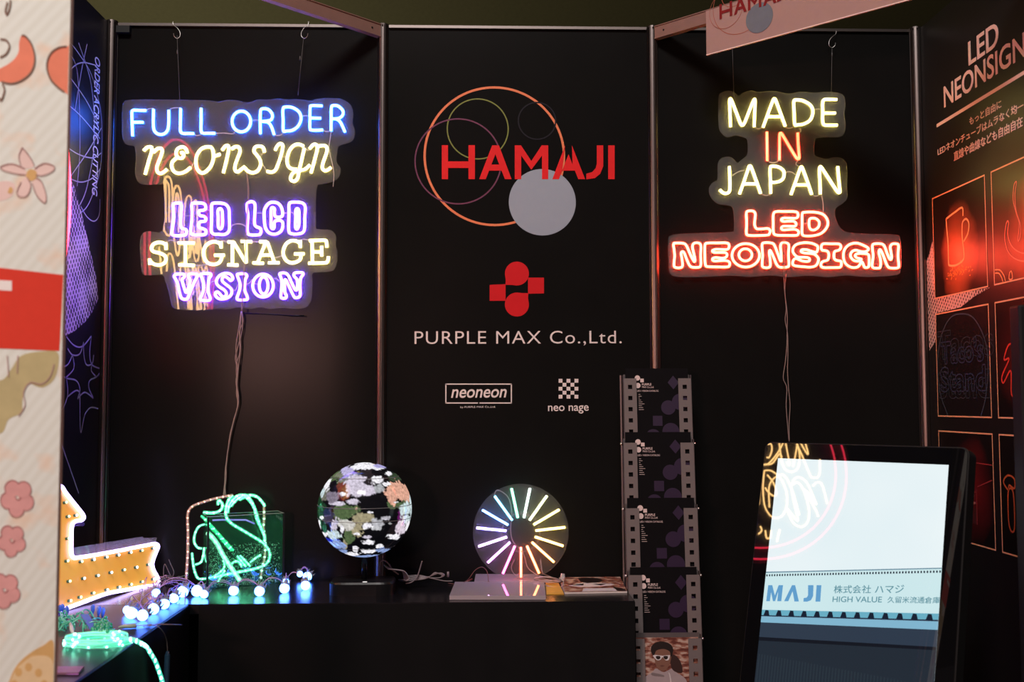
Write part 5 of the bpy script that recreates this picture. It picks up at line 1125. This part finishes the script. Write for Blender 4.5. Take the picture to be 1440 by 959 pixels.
band('screen_picture', (145,120), (1357,90), (140,128), (1357,98), emis('screen_gutter', (.16, .28, .36)), .0006)
band('screen_picture', (140,128), (1357,98), (115,385), (1345,412), emis('screen_fascia', (.56, .77, .81), (.64, .83, .85)), .0005)
band('screen_picture', (115,385), (1345,412), (108,422), (1340,455), emis('screen_teal', (.14, .42, .55)), .0006)
band('screen_picture', (108,422), (1340,455), (107,430), (1340,466), emis('screen_dark_line', (.02, .03, .06)), .0007)
band('screen_picture', (107,430), (1340,466), (100,472), (1335,525), emis('screen_blue', (.22, .46, .62)), .0006)
band('screen_picture', (100,472), (1335,525), (95,575), (1330,645), emis('screen_navy', (.024, .040, .068), (.03, .045, .07)), .0005)
def vl(u, v): return sp(SWd*u, v)
mb = MB()
for k in range(62):
    u = (k+.3)/62; y0 = yy((140,128))*(1-u)+yy((1357,98))*u+.004
    mb.slab([sp(SWd*u, y0, .0008), sp(SWd*(u+.008), y0, .0008), sp(SWd*(u+.008), y0+.006, .0008), sp(SWd*u, y0+.006, .0008)], sN, .0002)
obj('screen_picture', mb, emis('screen_black', (.008, .014, .03)), t)
for k in range(13):
    mb = MB(); u = (k+.3)/13; b0 = yy((108,424))*(1-u)+yy((1340,458))*u; u2 = min(1, u+.028)
    mb.slab([sp(SWd*max(0, u-.010), b0, .0010), sp(SWd*u2, b0, .0010), sp(SWd*min(1, u+.0185), b0-.016, .0010), sp(SWd*u, b0-.016, .0010)], sN, .0002); obj('screen_picture', mb, emis('screen_black', (.008, .014, .03)), t)
band('screen_picture', (95,575), (1330,645), (90,600), (1328,668), emis('screen_black_band', (.006, .008, .014)), .0006)  # black line across the pictured building
band('screen_picture', (90,600), (1328,668), None, None, emis('screen_shutter', (.016, .024, .036)), .0005)
mb = MB(); y0 = yy((80,690))
for k in range(56):
    u = (k+.5)/56; mb.slab([sp(SWd*u, y0, .0009), sp(SWd*(u+.006), y0, .0009), sp(SWd*(u+.006), SH, .0009), sp(SWd*u, SH, .0009)], sN, .0002)
obj('screen_picture', mb, emis('screen_shutter_slats', (.022, .034, .047)), t)
def spoly(P, m, lift, name='screen_lettering'):
    mb = MB()
    for p in P: mb.slab([sp(min(SWd, max(0, (sc_(q_)-s0).dot(sX))), yy(q_), lift) for q_ in p], sN, .0002)
    obj(name, mb, m, t)
MJ = emis('screen_letter_blue', (.12, .34, .60))
spoly([[(138,325),(152,213),(180,213),(198,285),(225,213),(255,213),(243,325),(215,325),(222,255),(200,325),(185,325),(172,262),(163,325)], [(263,325),(318,213),(340,213),(366,327),(335,327),(322,255),(292,325)], [(430,213),(468,213),(465,290),(450,318),(425,328),(397,328),(400,303),(420,300),(430,285)], [(490,213),(523,213),(515,328),(482,328)]], MJ, .0012)
MG = emis('screen_letter_teal', (.10, .27, .33))
def stext(body, a_, b_, top):
    A, B, T_ = sc_(a_), sc_(b_), sc_(top); text('screen_lettering', body, MG, t, A, B-A, sU, (B-A).dot(sX), (T_-A).dot(sU), ext=.0001, lift=.0012, bold=.008)
stext('株式会社', (607,270), (870,270), (607,213)); stext('ハマジ', (895,270), (1100,268), (895,213)); stext('HIGH VALUE', (600,331), (947,334), (600,291)); stext('久留米流通倉庫', (983,337), (1352,342), (983,291))

# ================================================================== BLACK PANEL AT RIGHT EDGE
t = thing('black_display_panel', 'tall plain black panel standing at the right edge of the view', 'display panel', (at_y(1445, 900, -1.15).x, -1.15, 0))
p0 = at_y(1418.5, 431, -1.095); mb = MB(); mb.box((p0.x+.12, -1.12, (p0.z+.05)/2), (.24, .05, p0.z-.05)); o = obj('panel', mb, M_BLKM, t); bv = o.modifiers.new('b', 'BEVEL'); bv.width = .006; bv.segments = 3
mb = MB(); mb.box((p0.x+.12, -1.12, .02), (.24, .34, .04)); obj('foot', mb, M_BLKM, t)

# ================================================================== WARM NEON SIGN ON THE LEFT WALL (seen in reflections)
XS = -1.452
def refl_screen(px, py):
    p = scr(px, py); d = (p-EYE).normalized(); r_ = d-2*d.dot(sN)*sN; k = (XS-p.x)/r_.x; return p+r_*k
def refl_acr(px, py):
    p = at_y(px, py, -.0405); d = (p-EYE).normalized(); r_ = V((d.x, -d.y, d.z)); k = (XS-p.x)/r_.x; return p+r_*k
t = thing('round_neon_sign', 'warm white script neon sign inside red rings on the left wall behind the poster', 'neon sign', (XS, -.92, 1.93))
MW, MRS = neon_mat('neon_warm', E_WARM), neon_mat('neon_rose', E_ROSE)
YV = V((0, 1, 0)); rc = V((XS, -.923, 1.958))
mb = MB(); mb.slab(ring_pts(rc-PX*.006, .54, YV, Z, 72), PX, .004, 0, 1); obj('acrylic_backing', mb, [clear_mat('round_board_acrylic', .10), M_ACRE], t)
for R_ in (.518, .46):
    mb = MB(); mb.tube(ring_pts(rc, R_, YV, Z, 96), .005, 8, True); obj('neon_ring', mb, MRS, t, True, 'red neon ring')
cq = crop(1050, 610, 5.047)
inside = lambda p: (p-rc).length < .452 and p.y < -.58 and abs(p.x-XS) < .01
def rneon(strokes, fn, m, r=.0042):
    mb = MB()
    for st in strokes:
        P = catmull([fn(*p) for p in st], 6); P = [V((XS, q_.y, q_.z)) for q_ in P]
        seg = []
        for q_ in P+[None]:
            if q_ is not None and inside(q_): seg.append(q_)
            else:
                if len(seg) > 2: mb.tube(seg, r, 7)
                seg = []
    if mb.v: obj('neon_stroke', mb, m, t, True)
qs = lambda L: [cq(p) for p in L]
rneon([qs([(150,75),(170,70),(178,110),(160,165),(140,165)]), qs([(130,215),(180,210),(230,145),(250,165)]), qs([(230,60),(245,170),(270,245),(320,270),(365,240),(375,150),(355,60)]), qs([(275,60),(290,140),(305,220),(285,200)])], refl_screen, MW)
rneon([qs([(350,60),(400,170),(450,290),(470,310),(515,295),(520,180)]), qs([(380,60),(420,130),(435,140),(415,60)]), qs([(485,60),(505,150)])], refl_screen, MW)
rneon([qs([(125,260),(180,265),(250,330),(285,430),(280,530),(240,590),(180,590),(130,520),(115,400),(120,300),(125,260)]), qs([(145,290),(190,350),(210,420),(190,440),(150,410),(130,380)])], refl_screen, MW)
rneon([qs([(315,375),(340,320),(380,310),(430,350),(480,460),(495,500),(470,470),(440,420),(400,390)]), qs([(315,375),(340,500),(365,610),(345,600),(290,530)]), qs([(290,540),(330,630),(390,660),(435,620),(440,520),(400,390),(360,345),(330,360)])], refl_screen, MW)
rneon([qs([(470,370),(500,345),(540,370),(585,560),(600,680),(570,710),(525,710),(500,560),(400,390)])], refl_screen, MW)
rneon([qs([(235,680),(225,720),(215,765)]), qs([(235,680),(195,685)]), qs([(226,722),(200,725)]), qs([(172,685),(165,735),(140,738),(132,685)]), qs([(112,655),(100,720)]), qs([(95,655),(105,685),(82,712)]), qs([(80,645),(75,690)])], refl_screen, MW, .0045)
qa = lambda L: [c6(p) for p in L]
rneon([qa([(175,590),(172,500),(176,400),(190,372),(208,400),(210,500),(204,600),(190,612),(175,590)]), qa([(184,560),(183,405),(190,397),(197,420),(197,560)])], refl_acr, MW)
rneon([qa([(212,500),(215,440),(228,410),(244,440),(250,560),(235,690),(222,660),(212,560),(212,500)]), qa([(222,520),(225,450),(232,445),(238,480),(236,600)])], refl_acr, MW)
rneon([qa([(255,600),(262,490),(275,452),(288,470),(293,580),(278,700),(265,690),(255,600)]), qa([(296,560),(300,480),(308,472),(312,520),(312,690)])], refl_acr, MW)
rneon([qa([(188,760),(190,700),(205,690),(218,740),(230,860),(235,915)]), qa([(120,770),(122,700),(130,680),(140,770)]), qa([(145,770),(146,690),(156,660),(166,770)]), qa([(240,800),(245,735),(258,730),(270,800),(275,915)]), qa([(290,915),(285,800),(300,740),(315,800),(330,915)])], refl_acr, MW)

# ================================================================== FOREGROUND POSTER
pr0 = EYE+ray(92, 400)*(1.9/ray(92, 400).y); pd = V((-.85, -.527, 0)).normalized(); pn = pd.cross(Z); pn = pn if pn.y < 0 else -pn
ps = lambda px, py, l=0: hit(px, py, pr0, pn)+pn*l
t = thing('poster_stand', 'cream poster panel with fruit and blossom drawings in the left foreground', 'poster', V((pr0.x, pr0.y, 0)))
def paper_mat():
    m = bpy.data.materials.new('cream_poster_paper'); m.use_nodes = True; nt = m.node_tree; b = nt.nodes['Principled BSDF']; L_ = nt.links.new; tc = nd(nt, 'ShaderNodeTexCoord')
    wv = nd(nt, 'ShaderNodeTexWave', wave_type='BANDS', bands_direction='DIAGONAL'); wv.inputs['Scale'].default_value = 22; wv.inputs['Distortion'].default_value = .6; mpp = nd(nt, 'ShaderNodeMapping'); mpp.inputs['Scale'].default_value = (-1, -1, 1)
    nz = nd(nt, 'ShaderNodeTexNoise'); nz.inputs['Scale'].default_value = 14; nz.inputs['Detail'].default_value = 3
    m1 = nd(nt, 'ShaderNodeMix', data_type='RGBA'); m1.inputs[6].default_value = (.71, .76, .68, 1); m1.inputs[7].default_value = (.76, .82, .75, 1)
    rp = nd(nt, 'ShaderNodeMapRange'); rp.inputs[1].default_value = .54; rp.inputs[2].default_value = .72; rp.inputs[4].default_value = .55
    m2 = nd(nt, 'ShaderNodeMix', data_type='RGBA'); m2.inputs[7].default_value = (.86, .52, .30, 1)
    L_(tc.outputs['Object'], mpp.inputs[0]); L_(mpp.outputs[0], wv.inputs['Vector']); L_(tc.outputs['Object'], nz.inputs['Vector']); L_(wv.outputs['Fac'], m1.inputs[0]); L_(nz.outputs['Fac'], rp.inputs[0]); L_(rp.outputs[0], m2.inputs[0]); L_(m1.outputs[2], m2.inputs[6]); L_(m2.outputs[2], b.inputs['Base Color']); b.inputs['Roughness'].default_value = .6
    return m
te = ps(97.2, -2); be = ps(78.0, 959); ex = (te+be)/2
edge = V((ex.x, ex.y, 0)); PWd = .16
mb = MB(); mb.slab([V((edge.x, edge.y, .02)), V((edge.x, edge.y, 2.35)), V((edge.x, edge.y, 2.35))+pd*PWd, V((edge.x, edge.y, .02))+pd*PWd], pn, .006)
obj('panel', mb, [paper_mat()], t)
mb = MB(); mb.box(V((edge.x, edge.y, 1.18))-pn*.006-pd*.0025, (.005, .014, 2.33), R=Matrix((pd, pn, Z)).transposed()); obj('edge_trim', mb, mat('brown_edge', (.10, .055, .045), .6), t)
def po(name, pts, m, l=.0004, smooth=True):
    l = .0003+(l-.0004)*.3
    mb = MB(); P = [ps(*p, l) for p in pts]; P = catmull(P, 5, True) if smooth else P
    P = [q_ if (q_-edge).dot(pd) > .001 else q_+pd*(.001-(q_-edge).dot(pd)) for q_ in P]
    mb.slab(P, pn, .0002); obj(name, mb, m, t)
def pl_(strokes, m, wd=.0022, l=.003):
    for st in strokes:
        mb = MB(); strip(mb, catmull([ps(*p) for p in st], 6), wd, pn, .0014); obj('printed_outline', mb, m, t)
M_PERS = mat('persimmon_print', (.80, .24, .14), .55, var=.15, scale=30); M_PETAL = mat('petal_print', (.80, .62, .56), .55, var=.08, scale=30); M_LEAF = mat('leaf_print', (.50, .44, .22), .55, var=.2, scale=30); M_BLOS = mat('blossom_print', (.70, .36, .34), .55, var=.15, scale=40); M_OCH = mat('ochre_print', (.66, .42, .16), .55, var=.15, scale=30); M_OUT = mat('brown_outline_print', (.22, .13, .09), .55); M_RB = mat('red_band_print', (.70, .045, .022), .5, var=.06, scale=60)
z = 1/2.909
q2 = lambda L: [(x*z, y*z) for x, y in L]
po('printed_fruit', q2([(88,145),(105,150),(130,185),(142,240),(130,290),(95,325),(50,342),(5,335),(-50,330),(-60,300),(0,280),(50,250),(75,215),(78,175)]), M_PERS)
po('printed_fruit', q2([(275,190),(240,195),(210,215),(193,250),(193,290),(210,330),(240,360),(262,376),(300,380),(300,190)]), M_PERS)
po('printed_petal', q2([(90,603),(120,640),(140,678),(110,690),(85,680),(76,640)]), M_PETAL); po('printed_petal', q2([(140,690),(180,668),(220,680),(215,700),(175,718),(145,715)]), M_PETAL); po('printed_petal', q2([(145,725),(170,745),(188,800),(182,830),(150,800),(130,750)]), M_PETAL); po('printed_petal', q2([(110,725),(125,760),(110,800),(80,805),(68,785),(85,745)]), M_PETAL); po('printed_petal', q2([(105,715),(60,710),(10,695),(5,680),(50,670),(100,690)]), M_PETAL); po('printed_petal', q2([(60,755),(20,740),(-30,760),(-30,815),(10,820),(50,800)]), M_PETAL)
po('printed_flower_centre', q2([(130,692),(150,705),(148,730),(125,740),(108,725),(112,700)]), M_OCH, .0016); po('printed_flower_centre', q2([(40,765),(52,772),(48,790),(32,788)]), M_OCH, .0016)
po('printed_band', [(-60,371),(0,376.5),(88.5,386.5),(89,387),(83.5,493.5),(0,490),(-60,489)], M_RB, .001, False)
po('printed_mark', [(-60,391),(0,394),(16.5,395),(16.5,409),(0,408),(-60,406)], mat('white_mark_print', (.85, .82, .78), .5), .0018, False)
po('printed_leaf', [(82,497),(78,530),(60,545),(40,540),(32,560),(30,580),(12,590),(0,610),(-40,600),(-40,530),(0,535),(15,520),(30,500),(60,494)], M_LEAF)
for cx_, cy_, s in ((24, 700, 1.0), (16, 760, .85), (6, 830, .95)):
    for k in range(5):
        a_ = 2*PI*k/5+.4; po('printed_petal', [(cx_+s*(13*math.cos(a_)+11*math.cos(b_)), cy_+s*(15*math.sin(a_)+12*math.sin(b_))) for b_ in [2*PI*j/8 for j in range(8)]], M_BLOS, .001+.0002*k)
    pl_([[(cx_+s*(13*math.cos(2*PI*k/5+.4)+11*math.cos(2*PI*k/5+.4+b_)), cy_+s*(15*math.sin(2*PI*k/5+.4)+12*math.sin(2*PI*k/5+.4+b_))) for b_ in (-1.5, -.9, -.3, .3, .9, 1.5)] for k in range(5)]+[[(cx_-3, cy_-2), (cx_+1, cy_+3), (cx_+5, cy_-1)]], mat('rose_outline_print', (.45, .20, .19), .55), .0016)
po('printed_fruit', [(76,905),(60,908),(40,920),(24,935),(14,955),(8,985),(76,985)], M_OCH); po('printed_fruit', [(74,930),(50,922),(32,932),(18,950),(14,985),(70,985)], mat('pale_ochre_print', (.78, .60, .34), .55), .0018)
for cx_, cy_ in ((40, 938), (26, 945), (54, 946), (20, 962), (62, 962)): po('printed_hole', [(cx_+5*math.cos(k*PI/4), cy_+6*math.sin(k*PI/4)) for k in range(8)], M_OCH, .0024)
pl_([q2(L) for L in ([(88,145),(105,150),(130,185),(142,240),(130,290),(95,325),(50,342),(5,335)], [(262,376),(240,360),(210,330),(193,290),(193,250),(210,215),(240,195),(272,190)], [(10,345),(18,370),(5,410),(-5,400)], [(42,0),(40,30),(28,60),(22,45),(30,10)], [(0,160),(25,165),(38,190),(25,220),(0,235)])], M_OUT, .003)
pl_([q2(L) for L in ([(90,603),(120,640),(140,678)], [(90,603),(76,640),(85,680)], [(140,690),(180,668),(220,680),(215,700),(175,718),(145,715)], [(145,725),(170,745),(188,800),(182,830),(150,800),(130,750)], [(110,725),(125,760),(110,800),(80,805),(68,785),(85,745)], [(105,715),(60,710),(10,695),(5,680),(50,670),(100,690)])]+[[(76,512),(70,530),(58,540),(42,538),(33,552),(35,570),(26,585)], [(10,500),(12,530)], [(25,500),(24,525)]], mat('mauve_outline_print', (.42, .26, .24), .55), .0018)
for m in list(bpy.data.materials):
    if m.users == 0: bpy.data.materials.remove(m)
for o in bpy.data.objects:
    if o.get('_w') is not None: del o['_w']
